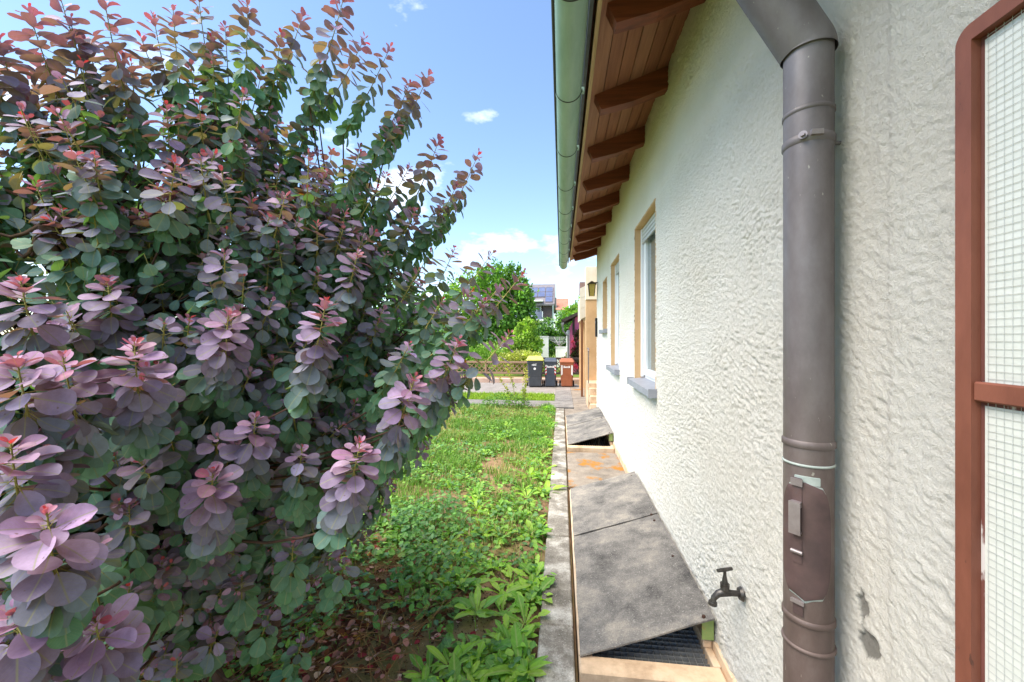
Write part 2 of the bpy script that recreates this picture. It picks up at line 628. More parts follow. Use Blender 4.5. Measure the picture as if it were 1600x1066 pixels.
def soil_h(x, y):
    e = np.clip((-0.12 - x) / 0.15, 0, 1)
    return (fbm(x * 1.1 + 20, y * 1.1, 4, 3) - 0.47) * 0.10 * e - 0.03 * (1 - e) + (fbm(x * 14, y * 14, 3, 9) - 0.45) * 0.035 * e - 0.01


V = np.stack([GX, GY, soil_h(GX, GY)], -1).reshape(-1, 3)
ii = (np.arange(ny - 1)[:, None] * nx + np.arange(nx - 1)[None, :]).ravel()
F = np.stack([ii, ii + 1, ii + nx + 1, ii + nx], -1)
tag(link('ground', np_mesh('ground', V, F, M['soil'], smooth=True)), kind='structure')

# distant wooded hill
hx = np.linspace(-420, 420, 160)
hy = np.linspace(330, 640, 46)
HX, HY = np.meshgrid(hx, hy)
prof = np.sin(np.clip((HY - 330) / 310, 0, 1) * math.pi) ** 0.8
HZ = prof * (26 + 16 * fbm(HX / 120 + 3, HY / 200, 3, 5) + 6 * (HX > 0) * np.clip(HX / 120, 0, 1)) + prof * 3.5 * fbm(HX / 7, HY / 9, 2, 8) - 2
V = np.stack([HX, HY, HZ], -1).reshape(-1, 3)
ii = (np.arange(45)[:, None] * 160 + np.arange(159)[None, :]).ravel()
F = np.stack([ii, ii + 1, ii + 161, ii + 160], -1)
tag(link('hill', np_mesh('hill', V, F, M['hill'], smooth=False)), kind='structure')

# crossing path, driveway, kerb
b = MB()
b.box(-7.0, 0.30, 10.0, 11.0, -0.2, 0.0)
tag(b.build('path', M['gravelly']), kind='structure')
b = MB()
b.box(-9.0, -0.18, 12.35, 15.35, -0.2, -0.005)
tag(b.build('driveway', M['drive']), kind='structure')
b = MB()
b.box(-0.176, 0.30, 11.005, 13.3, -0.2, 0.004)
tag(b.build('path', M['gravelly']), kind='structure')
fp = bpy.data.objects.new('forecourt_paving', None)
col.objects.link(fp)
tag(fp, kind='structure')
rr = random.Random(4)
for j in range(6):
    for i in range(2):
        y0 = 9.75 + j * 0.92
        if y0 > 14.6:
            continue
        x0 = 0.305 + i * 0.6
        z = rr.uniform(-0.004, 0.006)
        q = MB().bbox(x0, x0 + 0.592, y0, y0 + 0.912, -0.15, z, 0.006)
        q.build('slab', M['slab'] if rr.random() < 0.6 else M['slab_rust'], fp)
b = MB()
b.box(-0.176, 0.30, 13.304, 16.2, -0.2, 0.0)
tag(b.build('driveway_apron', M['drive']), kind='structure')
ks = bpy.data.objects.new('kerb', None)
col.objects.link(ks)
tag(ks, kind='structure')
for i in range(11):
    x0 = -9.0 + i * 0.9
    MB().bbox(x0, x0 + 0.885, 15.36, 15.62, -0.2, 0.17 + rr.uniform(-0.01, 0.01), 0.015).build('kerb_stone', M['sandstone'], ks)
b = MB().bbox(-9.0, 0.86, 15.63, 16.6, -0.2, 0.13, 0.01)
tag(b.build('planting_border', M['soil']), kind='structure')

# edging strip beside the lawn: cast lengths
es = bpy.data.objects.new('edging_strip', None)
col.objects.link(es)
tag(es, kind='structure')
ey = [-1.1, 1.05, 2.35, 3.42, 4.72, 5.75, 6.85, 8.2, 9.72]
for i in range(len(ey) - 1):
    dz = rr.uniform(-0.006, 0.006)
    q = MB().bbox(-0.122, 0.066, ey[i] + 0.004, ey[i + 1] - 0.004, -0.2, 0.018 + dz, 0.008)
    q.build('edging_stone', M['strip'], es)
# house-side path: slabs between the light wells, narrow channel behind the strip
hp = bpy.data.objects.new('house_path', None)
col.objects.link(hp)
tag(hp, kind='structure')
for (y0, y1, mk) in ((-1.0, 0.9, 'slab'), (0.91, 1.93, 'slab'), (4.62, 6.02, 'slab_rust'), (8.78, 9.74, 'slab')):
    MB().bbox(0.082, 0.86, y0, y1, -0.2, 0.008, 0.006).build('slab', M[mk], hp)
MB().box(0.068, 0.081, -1.0, 9.73, -0.2, -0.02).build('joint_bed', M['soil'], hp)

# ------------------------------------------------------------------ house
WX = 0.80
house = thing('house', (WX, 4.0, 0), 'cream rough-plastered house with brown eaves along the right side', 'house')
wins = [(3.60, 4.60, 1.20, 2.85), (5.80, 6.75, 1.20, 2.85), (7.30, 8.05, 1.80, 2.75)]
WEND = 9.42
yl = list(np.arange(-1.2, 0.4, 0.03)) + list(np.arange(0.4, 0.86, 0.009)) + list(np.arange(0.86, 1.9, 0.0046))
y = 1.9
while y < WEND:
    yl.append(y)
    y += 0.0050 + (y - 1.9) * 0.0065
yl.append(WEND)
yl = np.array(yl)
for (a0, a1, _, _) in wins:
    for e in (a0, a1):
        k = np.argmin(np.abs(yl - e))
        yl[k] = e
zl = np.concatenate([np.arange(-0.05, 2.9, 0.0052), np.arange(2.9, 3.72, 0.0075)])
for (_, _, a0, a1) in wins:
    for e in (a0, a1):
        zl[np.argmin(np.abs(zl - e))] = e
Yg, Zg = np.meshgrid(yl, zl, indexing='ij')


def stroke(y, z, ang, lu, lv, seed):
    ca, sa = math.cos(ang), math.sin(ang)
    wx = (fbm(y * 16, z * 16, 3, seed + 1) - 0.45) * 0.055
    wz = (fbm(y * 16 + 50, z * 16, 3, seed + 5) - 0.45) * 0.040
    u = (y + wx) * ca + (z + wz) * sa
    v_ = -(y + wx) * sa + (z + wz) * ca
    return vnoise(u / lu, v_ / lv, seed)


def plaster_h(y, z):
    # short overlapping trowel strokes in three directions, blended over the wall
    lev = 1 / (1 + np.exp((y - 1.11) / 0.02))
    w1 = np.clip((fbm(y * 1.1, z * 1.1, 3, 31) - 0.30) * 5, 0, 1) * (1 - lev)
    w2 = np.clip((fbm(y * 1.3 + 9, z * 1.3, 3, 33) - 0.42) * 6, 0, 1) * (1 - lev)
    A = stroke(y, z, 0.10, 0.029, 0.0085, 51)
    B = stroke(y, z, 0.62, 0.028, 0.0083, 57)
    D = stroke(y, z, -0.40, 0.028, 0.0083, 63)
    n1 = (A * (1 - w1) + B * w1) * (1 - w2) + D * w2
    n2 = stroke(y, z, 0.3, 0.017, 0.0080, 67)
    n3 = vnoise(y / 0.0095, z / 0.0095, 55)
    r1 = np.clip((n1 - 0.40) / 0.16, 0, 1)
    r1 = r1 * r1 * (3 - 2 * r1)
    patch = np.clip((fbm(y * 3.3, z * 3.3, 3, 61) - 0.22) * 2.6, 0.5, 1)
    r2 = np.clip((n2 - 0.45) / 0.25, 0, 1)
    near_ = 0.62 + 0.38 * np.clip((y - 1.3) / 0.8, 0, 1)
    h = near_ * (0.0056 * r1 * patch + 0.0048 * r2 * (0.4 + 0.6 * patch) + 0.0036 * n3)
    h = h + 0.005 * (fbm(y * 1.4, z * 1.4, 2, 71) - 0.4)
    return h


hgt = plaster_h(Yg, Zg)
# slightly proud smoother band beside the shutter
hgt = hgt + 0.007 * (1 / (1 + np.exp((Yg - 1.10 - 0.012 * (vnoise(Zg * 9, Zg * 0, 77) - .5)) / 0.004)))
# chip in the render
chip_poly = [(1.218, 0.954), (1.201, 0.978), (1.185, 0.957), (1.174, 0.928), (1.192, 0.909), (1.201, 0.887), (1.167, 0.886), (1.146, 0.888), (1.133, 0.854), (1.154, 0.826), (1.19, 0.815), (1.204, 0.829), (1.218, 0.836), (1.201, 0.87), (1.208, 0.905), (1.216, 0.929)]
jy = Yg + (vnoise(Yg / 0.012, Zg / 0.012, 83) - 0.5) * 0.010
jz = Zg + (vnoise(Yg / 0.012, Zg / 0.012, 85) - 0.5) * 0.010
chip = np.zeros(Yg.shape, bool)
for k in range(len(chip_poly)):
    (ya_, za_), (yb_, zb2) = chip_poly[k], chip_poly[(k + 1) % len(chip_poly)]
    cr = ((za_ > jz) != (zb2 > jz)) & (jy < (yb_ - ya_) * (jz - za_) / (zb2 - za_ + 1e-12) + ya_)
    chip ^= cr
hgt = np.where(chip, -0.007 + 0.0006 * vnoise(Yg / .01, Zg / .01, 3), hgt)
# far corner and window edges calm
eave_shade = np.clip((Zg - 2.75 - 0.25 * fbm(Yg * 2, Zg * 2, 3, 91)) / 0.8, 0, 1) * 0.55  # painted shade below the eaves, growing towards the wall top
V = np.stack([WX - hgt, Yg, Zg], -1).reshape(-1, 3)
na, nb = len(yl), len(zl)
I, J = np.meshgrid(np.arange(na - 1), np.arange(nb - 1), indexing='ij')
keep = np.ones(I.shape, bool)
ycm = (yl[:-1] + yl[1:]) / 2
zcm = (zl[:-1] + zl[1:]) / 2
for (a0, a1, c0_, c1_) in wins:
    keep &= ~(((ycm > a0) & (ycm < a1))[:, None] & ((zcm > c0_) & (zcm < c1_))[None, :])
I, J = I[keep], J[keep]
F = np.stack([I * nb + J, I * nb + J + 1, (I + 1) * nb + J + 1, (I + 1) * nb + J], -1)
C = np.zeros((len(V), 4), np.float32)
C[:, 0] = chip.ravel()
C[:, 1] = eave_shade.ravel()
C[:, 3] = 1
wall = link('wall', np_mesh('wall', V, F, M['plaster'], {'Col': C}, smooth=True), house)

# dark sheet added behind the render against light leaks, returns and the entrance recess
b = MB()
b.box(0.96, 1.02, -1.2, WEND - 0.002, 0, 3.7)
b.build('dark_backing', M['room'], house)
MB().box(0.812, 1.5, WEND - 0.06, WEND + 0.004, -0.05, 3.7).build('corner_wall', M['plaster_far'], house)
MB().box(0.63, 1.9, 10.62, 10.86, 0.60, 2.66).build('porch_wall', M['apricot'], house)
MB().box(0.622, 1.9, 10.60, 10.88, 2.662, 3.5).build('porch_lintel', M['plaster_far'], house)
MB().box(1.35, 1.5, WEND + 0.005, 10.6, 0.6, 3.4).build('recess_wall', M['apricot'], house)
MB().box(1.3, 1.348, 9.6, 10.45, 0.62, 2.55).build('door', M['door_wood'], house)
st = MB().box(0.64, 1.9, 9.9, 10.88, -0.05, 0.595)
st.build('landing', M['kerb_paint'], house)
for k in range(3):
    MB().bbox(0.66, 1.34, WEND + 0.02 + 0.15 * k, 9.895, -0.05 + 0.165 * k if k else -0.05, 0.165 * (k + 1), 0.006).build('step', M['kerb_paint'], house)
# apricot plinth along the wall
for (y0, y1) in ((-1.2, 2.0), (2.0, 4.62), (4.62, 6.15), (6.15, 8.75), (8.75, 9.40)):
    MB().bbox(0.782, 0.81, y0 + 0.001, y1 - 0.001, -0.1, 0.085, 0.005).build('plinth', M['kerb_paint'], house)


def window(y0, y1, z0, z1, small=False):
    w = bpy.data.objects.new('window', None)
    col.objects.link(w)
    w.parent = house
    w.location = Vector((WX, (y0 + y1) / 2, z0)) - ROOTLOC[house.name]
    ROOTLOC[w.name] = Vector((WX, (y0 + y1) / 2, z0))
    e = 0.004
    xo, xi = WX - 0.004, WX + 0.155
    r = MB()
    r.box(xo, xi, y0 - 0.008, y0 + 0.012, z0, z1)
    r.box(xo, xi, y1 - 0.012, y1 + 0.008, z0, z1)
    r.box(xo, xi, y0 + 0.0125, y1 - 0.0125, z1 - 0.012, z1 + 0.008)
    r.box(xo, xi, y0 + 0.0125, y1 - 0.0125, z0 - 0.008, z0 + 0.012)
    r.build('reveal', M['apricot'], w)
    ya, yb, za, zb = y0 + 0.014, y1 - 0.014, z0 + 0.014, z1 - 0.014
    xf = WX + 0.095
    fwid = 0.06
    if not small:
        # roller shutter, drawn down a little, and its guide rails
        sh = zb - 0.17
        for k in range(4):
            MB().bbox(WX + 0.062, WX + 0.078, ya + 0.035, yb - 0.035, zb - 0.042 * (k + 1) + 0.003, zb - 0.042 * k - 0.003, 0.004).build('shutter_slat', M['shutter'], w)
        MB().bbox(WX + 0.055, WX + 0.085, ya + 0.001, ya + 0.033, za + 0.03, zb, 0.003).build('guide_rail', M['white_pvc'], w)
        MB().bbox(WX + 0.055, WX + 0.085, yb - 0.033, yb - 0.001, za + 0.03, zb, 0.003).build('guide_rail', M['white_pvc'], w)
    fr = MB()
    fr.bbox(xf, xf + 0.06, ya, ya + fwid, za, zb, 0.006)
    fr.bbox(xf, xf + 0.06, yb - fwid, yb, za, zb, 0.006)
    fr.bbox(xf, xf + 0.06, ya + fwid, yb - fwid, za, za + fwid, 0.006)
    fr.bbox(xf, xf + 0.06, ya + fwid, yb - fwid, zb - fwid, zb, 0.006)
    fr.build('frame', M['white_pvc'], w)
    a, c_, d_, e_ = ya + fwid - 0.012, yb - fwid + 0.012, za + fwid - 0.012, zb - fwid + 0.012
    sw = 0.07
    sa = MB()
    xs_ = xf - 0.016
    sa.bbox(xs_, xs_ + 0.06, a, a + sw, d_, e_, 0.008)
    sa.bbox(xs_, xs_ + 0.06, c_ - sw, c_, d_, e_, 0.008)
    sa.bbox(xs_, xs_ + 0.06, a + sw, c_ - sw, d_, d_ + sw, 0.008)
    sa.bbox(xs_, xs_ + 0.06, a + sw, c_ - sw, e_ - sw, e_, 0.008)
    sa.build('sash', M['white_pvc'], w)
    xg = xs_ + 0.028
    MB().box(xg, xg + 0.004, a + sw - 0.006, c_ - sw + 0.006, d_ + sw - 0.006, e_ - sw + 0.006).build('pane', M['glass'], w)
    # curtain folds behind the glass
    q = MB()
    n = 40
    pts = []
    for k in range(n + 1):
        yy = a + sw + (c_ - a - 2 * sw) * k / n
        pts.append((WX + 0.139 + 0.008 * math.sin(k * 1.9), yy))
    vs = [(x, yy, d_ + sw - 0.03) for x, yy in pts] + [(x, yy, e_ - sw + 0.03) for x, yy in pts]
    q.add(vs, [(k, k + 1, n + 2 + k, n + 1 + k) for k in range(n)], True)
    q.build('curtain', M['curtain'], w)
    # sill with drip nose and upstand
    s = MB()
    s.prism([(-0.075, -0.055), (-0.070, 0.0), (0.10, 0.022), (0.10, 0.012), (-0.055, -0.012), (-0.058, -0.055)],
            (WX, y0 - 0.045, z0 + 0.016), (1, 0, 0), (0, 0, 1), (0, 1, 0), y1 - y0 + 0.09)
    s.build('sill', M['grey_metal'], w)
    for yy in (y0 - 0.054, y1 + 0.046):
        MB().box(WX - 0.076, WX + 0.0, yy, yy + 0.008, z0 - 0.045, z0 + 0.03).build('sill_end_cap', M['grey_metal'], w)
    return w


window(*wins[0])
window(*wins[1])
window(*wins[2], small=True)

# roof: boards over rafters, tiles above
SL = math.tan(math.radians(18.6))
def zb_at(x):           # underside of soffit boards
    return 3.70 + (x - WX) * SL
RY0, RY1 = -1.3, 9.78
nb_ = 7
bx0, bx1 = 0.225, 0.90
for k in range(nb_):
    xa = bx0 + (bx1 - bx0) * k / nb_
    xb = bx0 + (bx1 - bx0) * (k + 1) / nb_ - 0.005
    q = MB()
    prof_ = [(xa, zb_at(xa)), (xb, zb_at(xb)), (xb, zb_at(xb) + 0.02), (xa, zb_at(xa) + 0.02)]
    q.prism([(x, z) for x, z in prof_], (0, RY0, 0), (1, 0, 0), (0, 0, 1), (0, 1, 0), RY1 - RY0)
    q.build('soffit_board', M['board'] if k % 3 else M['board2'], house)
k = 0
yy = 2.364 - 0.865 * 4
while yy < RY1 - 0.05:
    q = MB()
    d0 = 0.165
    xt = 0.285
    poly = [(xt - 0.03, zb_at(xt - 0.03) - 0.002), (1.1, zb_at(1.1) - 0.002), (1.1, zb_at(1.1) - d0), (xt + 0.25, zb_at(xt + 0.25) - d0 * 0.98), (xt + 0.02, zb_at(xt + 0.02) - d0 * 0.80)]
    q.prism(poly, (0, yy - 0.045, 0), (1, 0, 0), (0, 0, 1), (0, 1, 0), 0.09)
    q.build('rafter', M['rafter'], house)
    yy += 0.865
q = MB()
q.prism([(0.195, zb_at(0.2) - 0.03), (0.22, zb_at(0.22) - 0.03), (0.22, zb_at(0.22) + 0.045), (0.195, zb_at(0.2) + 0.045)], (0, RY0, 0), (1, 0, 0), (0, 0, 1), (0, 1, 0), RY1 - RY0)
q.build('drip_board', M['fascia'], house)
q = MB()
q.prism([(0.150, zb_at(0.18) - 0.05), (0.172, zb_at(0.18) - 0.05), (0.172, zb_at(0.18) + 0.06), (0.150, zb_at(0.18) + 0.06)], (0, RY0, 0), (1, 0, 0), (0, 0, 1), (0, 1, 0), RY1 - RY0)
q.build('eaves_flashing', M['gutter_dark'], house)
rf = MB()
rows = 16
for r in range(rows):
    x0, x1 = 0.10 + r * 0.33, 0.10 + (r + 1) * 0.33 + 0.05
    za, zc = zb_at(x0) + 0.075, zb_at(x1) + 0.05
    n = 74
    vs, fs = [], []
    for i in range(n + 1):
        ypos = RY0 + (RY1 - RY0) * i / n
        w_ = 0.012 * math.sin(i * math.pi / 1.0 + 0.0) + 0.012
        vs += [(x0, ypos, za + w_), (x1, ypos, zc + w_), (x0, ypos, za - 0.02)]
    for i in range(n):
        fs += [(i * 3, i * 3 + 1, i * 3 + 4, i * 3 + 3), (i * 3, i * 3 + 3, i * 3 + 5, i * 3 + 2)]
    rf.add(vs, fs)
rf.box(0.91, 5.4, RY0, RY1, 3.74 + 0.0, 3.76)
rf.build('roof', M['tile'], house)

# ------------------------------------------------------------------ gutter
gut = thing('rain_gutter', (0.05, 4.0, 3.3), 'half-round green patinated rain gutter hanging along the eaves', 'gutter')
GXc, GZc, GR = 0.052, 3.395, 0.088
q = MB()
n = 22
for (y0, y1) in ((RY0, RY1 + 0.03),):
    vs = []
    for yv in (y0, y1):
        for k in range(n + 1):
            th = math.pi + math.pi * k / n
            vs.append((GXc + GR * math.cos(th), yv, GZc + GR * math.sin(th)))
    fs = [(k, k + 1, n + 2 + k, n + 1 + k) for k in range(n)]
    q.add(vs, fs, True)
    vi = []
    for yv in (y0, y1):
        for k in range(n + 1):
            th = math.pi + math.pi * k / n
            vi.append((GXc + (GR - 0.004) * math.cos(th), yv, GZc + (GR - 0.004) * math.sin(th)))
    q.add(vi, [tuple(reversed(f)) for f in fs], True)
q.build('channel', M['gutter'], gut)
MB().tube([(GXc - GR - 0.006, RY0, GZc + 0.004), (GXc - GR - 0.006, RY1 + 0.03, GZc + 0.004)], 0.011, 10).build('rolled_edge', M['gutter_dark'], gut)
ec = MB()
vs = [(GXc + GR * math.cos(math.pi + math.pi * k / n), RY1 + 0.031, GZc + GR * math.sin(math.pi + math.pi * k / n)) for k in range(n + 1)]
ec.add(vs, [tuple(range(n + 1))])
ec.build('end_cap', M['gutter'], gut)
yy = 2.03 - 0.865 * 3
while yy < RY1:
    q = MB()
    ro, w_ = GR + 0.004, 0.03
    vs = []
    for (rad, yv) in ((ro, yy), (ro, yy + w_), (GR - 0.002, yy + w_), (GR - 0.002, yy)):
        for k in range(n + 1):
            th = math.pi + math.pi * k / n
            vs.append((GXc + rad * math.cos(th), yv, GZc + rad * math.sin(th)))
    m1 = n + 1
    fs = []
    for s in range(4):
        s2 = (s + 1) % 4
        fs += [(s * m1 + k, s * m1 + k + 1, s2 * m1 + k + 1, s2 * m1 + k) for k in range(n)]
    q.add(vs, fs)
    q.box(GXc + GR - 0.002, GXc + GR + 0.02, yy, yy + w_, GZc - 0.02, GZc + 0.015)
    br = q.build('bracket', M['gutter'], gut)
    q = MB()
    q.tube([(GXc + GR * math.cos(math.pi + math.pi * k / n), yy - 0.003, GZc + (GR + 0.001) * math.sin(math.pi + math.pi * k / n)) for k in range(n + 1)], 0.004, 6)
    q.build('seam', M['gutter_dark'], br)
    yy += 0.865

# ------------------------------------------------------------------ downpipe
PX, PY, PR = 0.712, 1.284, 0.061
dp = thing('downpipe', (PX, PY, 0), 'brown metal downpipe with inspection flap standing off the wall', 'downpipe')
MB().tube([(PX, PY, -0.08), (PX, PY, 2.51)], PR, 40, cap=False).build('pipe', M['pipe'], dp)
# elbow: mitred swan-neck up to the gutter
el = MB()
top = Vector((PX, PY, 2.42))
path = []
for k in range(9):
    t = k / 8
    ang = t * math.radians(31)
    R = 0.055
    path.append((PX - R * (1 - math.cos(ang)), PY, 2.475 + R * math.sin(ang)))
dirv = Vector((-math.sin(math.radians(31)), 0, math.cos(math.radians(31))))
p_end = Vector(path[-1])
goal = (p_end + dirv * ((p_end.x - 0.16) / math.sin(math.radians(31))))
path.append(tuple(goal))
el.tube(path, PR + 0.008, 40, cap=False)
el.build('elbow', M['pipe'], dp)
up = MB()
up.tube([tuple(goal + dirv * -0.03), tuple(goal + Vector((-0.05, 0, 0.07))), (GXc, PY, GZc - GR + 0.02)], PR - 0.004, 28, cap=False)
up.build('outlet_neck', M['gutter'], dp)


def ring(z, r, t, tilt=0.0, h=0.0):
    pts = []
    q = MB()
    n = 40
    vs = []
    prof = [(r, -t), (r + 0.005, -t * 0.6), (r + 0.005, t * 0.6), (r, t)]
    for (rr_, zz) in prof:
        for k in range(n):
            th = 2 * math.pi * k / n
            vs.append((PX + rr_ * math.cos(th), PY + rr_ * math.sin(th), z + zz))
    fs = []
    for s in range(3):
        for k in range(n):
            k2 = (k + 1) % n
            fs.append((s * n + k, s * n + k2, (s + 1) * n + k2, (s + 1) * n + k))
    q.add(vs, fs, True)
    return q


ring(2.30, PR - 0.002, 0.008).build('bead', M['pipe'], dp)
cl = ring(2.215, PR - 0.001, 0.014)
cl.build('clamp', M['pipe'], dp)
cb = MB()
dirb = Vector((-0.62, -0.78, 0)).normalized()
c0v = Vector((PX, PY, 2.218)) + dirb * (PR + 0.004)
cb.tube([c0v, c0v + dirb * 0.018], 0.0065, 6, smooth=False)
cb.tube([c0v + dirb * 0.005, c0v + dirb * 0.009], 0.011, 14)
cb.box(PX - 0.03, PX + 0.0, PY - PR - 0.012, PY - PR - 0.002, 2.212, 2.226)
cb.tube([(PX + PR, PY, 2.215), (WX + 0.02, PY, 2.215)], 0.006, 8)
cb.build('clamp_bolt', M['clip'], dp)
ring(1.352, PR - 0.001, 0.012).build('bead', M['pipe'], dp)
ring(1.295, PR - 0.002, 0.004).build('joint_line', M['verdigris'], dp)
ring(0.852, PR - 0.001, 0.010).build('bead', M['pipe'], dp)
ring(0.775, PR - 0.0005, 0.006).build('bead', M['pipe'], dp)


def on_pipe(phi, z, r):
    return (PX + r * math.cos(phi), PY + r * math.sin(phi), z)


PHI0 = math.atan2(-PY, -PX)          # towards the viewer's side of the pipe


def patch(phi_c, half, zc, hz, r, nu=22, nv=22, power=2.6, zlow=None):
    """curved plate on the pipe with a rounded outline, 2 mm thick"""
    q = MB()
    vs, fs = [], []
    for j in range(nv + 1):
        t = -1 + 2 * j / nv
        w_ = (1 - abs(t) ** power) ** (1 / power) if abs(t) < 1 else 0
        for i in range(nu + 1):
            s = -1 + 2 * i / nu
            vs.append(on_pipe(phi_c + half * w_ * s, zc + hz * t, r))
    m1 = nu + 1
    for j in range(nv):
        for i in range(nu):
            fs.append((j * m1 + i, j * m1 + i + 1, (j + 1) * m1 + i + 1, (j + 1) * m1 + i))
    q.add(vs, fs, True)
    # rim
    edge = [vs[j * m1] for j in range(nv + 1)] + [vs[j * m1 + nu] for j in range(nv, -1, -1)]
    inner = []
    for p in edge:
        d = Vector((p[0] - PX, p[1] - PY, 0)).normalized()
        inner.append((p[0] - d.x * 0.004, p[1] - d.y * 0.004, p[2]))
    k = len(edge)
    q.add(edge + inner, [(i, (i + 1) % k, k + (i + 1) % k, k + i) for i in range(k)])
    return q


patch(PHI0 - 0.11, 1.0, 1.083, 0.171, PR + 0.0012, power=3.2).build('flap_edge', M['verdigris'], dp)
flap = patch(PHI0 - 0.12, 0.98, 1.085, 0.165, PR + 0.006, power=3.2)
fl = flap.build('inspection_flap', M['flap'], dp)
phc = PHI0 - 0.38
def plate(dphi, z0, z1, wphi, r0, r1):
    q = MB()
    vs = [on_pipe(dphi - wphi, z0, r0), on_pipe(dphi + wphi, z0, r0), on_pipe(dphi + wphi, z1, r0), on_pipe(dphi - wphi, z1, r0),
          on_pipe(dphi - wphi, z0, r1), on_pipe(dphi + wphi, z0, r1), on_pipe(dphi + wphi, z1, r1), on_pipe(dphi - wphi, z1, r1)]
    q.add(vs, [(0, 3, 2, 1), (4, 5, 6, 7), (0, 1, 5, 4), (1, 2, 6, 5), (2, 3, 7, 6), (3, 0, 4, 7)])
    return q
patch(phc + 0.34, 0.50, 1.254, 0.013, PR + 0.0013, power=9).build('pale_patch', M['verdigris'], dp)
plate(phc, 1.02, 1.26, 0.17, PR + 0.007, PR + 0.0085).build('strap', M['flap'], fl)
plate(phc, 1.238, 1.258, 0.2, PR + 0.006, PR + 0.014).build('upper_hinge', M['clip'], fl)
h = MB()
hw = 0.17
for (z0, z1, r0, r1) in ((1.180, 1.195, PR + 0.007, PR + 0.022), (1.105, 1.195, PR + 0.022, PR + 0.026), (1.105, 1.112, PR + 0.007, PR + 0.022)):
    t_ = plate(phc, z0, z1, hw, r0, r1)
    h.add(t_.v, t_.f)
h.build('grip', M['clip'], fl)
h = MB()
h.tube([on_pipe(phc - 0.2, 1.052, PR + 0.011), on_pipe(phc + 0.2, 1.052, PR + 0.011)], 0.0055, 10)
h.build('lower_latch', M['clip'], fl)
plate(phc, 0.872, 0.912, 0.2, PR + 0.001, PR + 0.004).build('clip_plate', M['flap'], dp)
plate(phc, 0.905, 0.915, 0.24, PR + 0.003, PR + 0.011).build('catch', M['clip'], dp)

# ------------------------------------------------------------------ wire-glass shutter leaf folded against the wall
lf = thing('shutter_leaf', (0.76, 0.5, 0), 'brown framed wire-mesh shutter leaf folded against the near wall', 'shutter')
LX0, LX1 = 0.752, 0.770
LYe, LZt, LZb = 0.884, 2.235, 0.35
fw = 0.031
q = MB()
c_ = 0.03
# outer profile with a rounded top corner
out = [(LYe, LZb)] + [(LYe - c_ + c_ * math.cos(t), LZt - c_ + c_ * math.sin(t)) for t in [k * math.pi / 2 / 7 for k in range(8)]] + [(0.02, LZt), (0.02, LZt - fw)]
inn = [(LYe - fw, LZt - fw), (LYe - fw, LZb)]
poly = out + inn
q.prism([(p[0], p[1]) for p in poly], (LX0, 0, 0), (0, 1, 0), (0, 0, 1), (1, 0, 0), LX1 - LX0)
q.build('frame', M['red_paint'], lf)
MB().bbox(LX0 + 0.002, LX1 - 0.002, 0.02, LYe - fw - 0.0005, 1.536, 1.572, 0.003).build('cross_bar', M['red_paint'], lf)
q = MB()
for (za, zc) in ((1.5725, LZt - fw - 0.0005), (LZb, 1.5355)):
    q.box(LX0 + 0.016, LX1 + 0.002, LYe - fw - 0.007, LYe - fw - 0.0005, za, zc)
    q.box(LX0 + 0.016, LX1 + 0.002, 0.02, LYe - fw - 0.0075, zc - 0.007, zc)
q.build('inner_rebate', M['red_flaking'], lf)
q = MB()
yw = LYe - fw - 0.014
while yw > 0.25:
    q.tube([(LX1 - 0.003, yw, LZb), (LX1 - 0.003, yw, LZt - fw)], 0.0004, 4, cap=False, smooth=False)
    yw -= 0.0135
zw = LZb
while zw < LZt - fw:
    q.tube([(LX1 - 0.003, 0.25, zw), (LX1 - 0.003, LYe - fw - 0.012, zw)], 0.0004, 4, cap=False, smooth=False)
    zw += 0.0135
q.build('wire_mesh', M['wire'], lf)
MB().box(LX1 - 0.0015, LX1 + 0.0015, 0.02, LYe - fw - 0.006, LZb, LZt - fw - 0.004).build('pane', M['wired_glass'], lf)

# ------------------------------------------------------------------ tap
TY, TZ = 1.90, 0.535
WXh, WX = WX, WX - 0.014          # the tap sits on the face of the render
tp = thing('garden_tap', (WX, TY, TZ), 'dark tarnished garden tap with T-handle low on the white wall', 'tap')
b = MB()
b.tube([(WX + 0.01, TY, TZ), (WX - 0.045, TY, TZ), (WX - 0.075, TY, TZ + 0.002), (WX - 0.10, TY, TZ - 0.006), (WX - 0.118, TY, TZ - 0.026), (WX - 0.122, TY, TZ - 0.045)], [0.0125, 0.0125, 0.018, 0.015, 0.0125, 0.012], 18)
b.tube([(WX - 0.072, TY, TZ), (WX - 0.072, TY, TZ + 0.040)], [0.017, 0.0195], 18)
b.build('body', M['tap'], tp)
MB().tube([(WX - 0.122, TY, TZ - 0.044), (WX - 0.123, TY, TZ - 0.056)], [0.0185, 0.0185], 20).build('outlet_nut', M['tap'], tp)
MB().tube([(WX - 0.002, TY, TZ), (WX - 0.014, TY, TZ)], [0.030, 0.024], 22).build('wall_rosette', M['tap'], tp)
MB().tube([(WX - 0.072, TY, TZ + 0.0402), (WX - 0.072, TY, TZ + 0.058), (WX - 0.072, TY, TZ + 0.078), (WX - 0.072, TY, TZ + 0.098)], [0.013, 0.0105, 0.0065, 0.0062], 14).build('spindle', M['tap'], tp)
b = MB()
b.tube([(WX - 0.107, TY - 0.012, TZ + 0.101), (WX - 0.072, TY, TZ + 0.101), (WX - 0.038, TY + 0.012, TZ + 0.101)], [0.007, 0.0085, 0.007], 12)
b.build('handle', M['tap'], tp)

WX = WXh
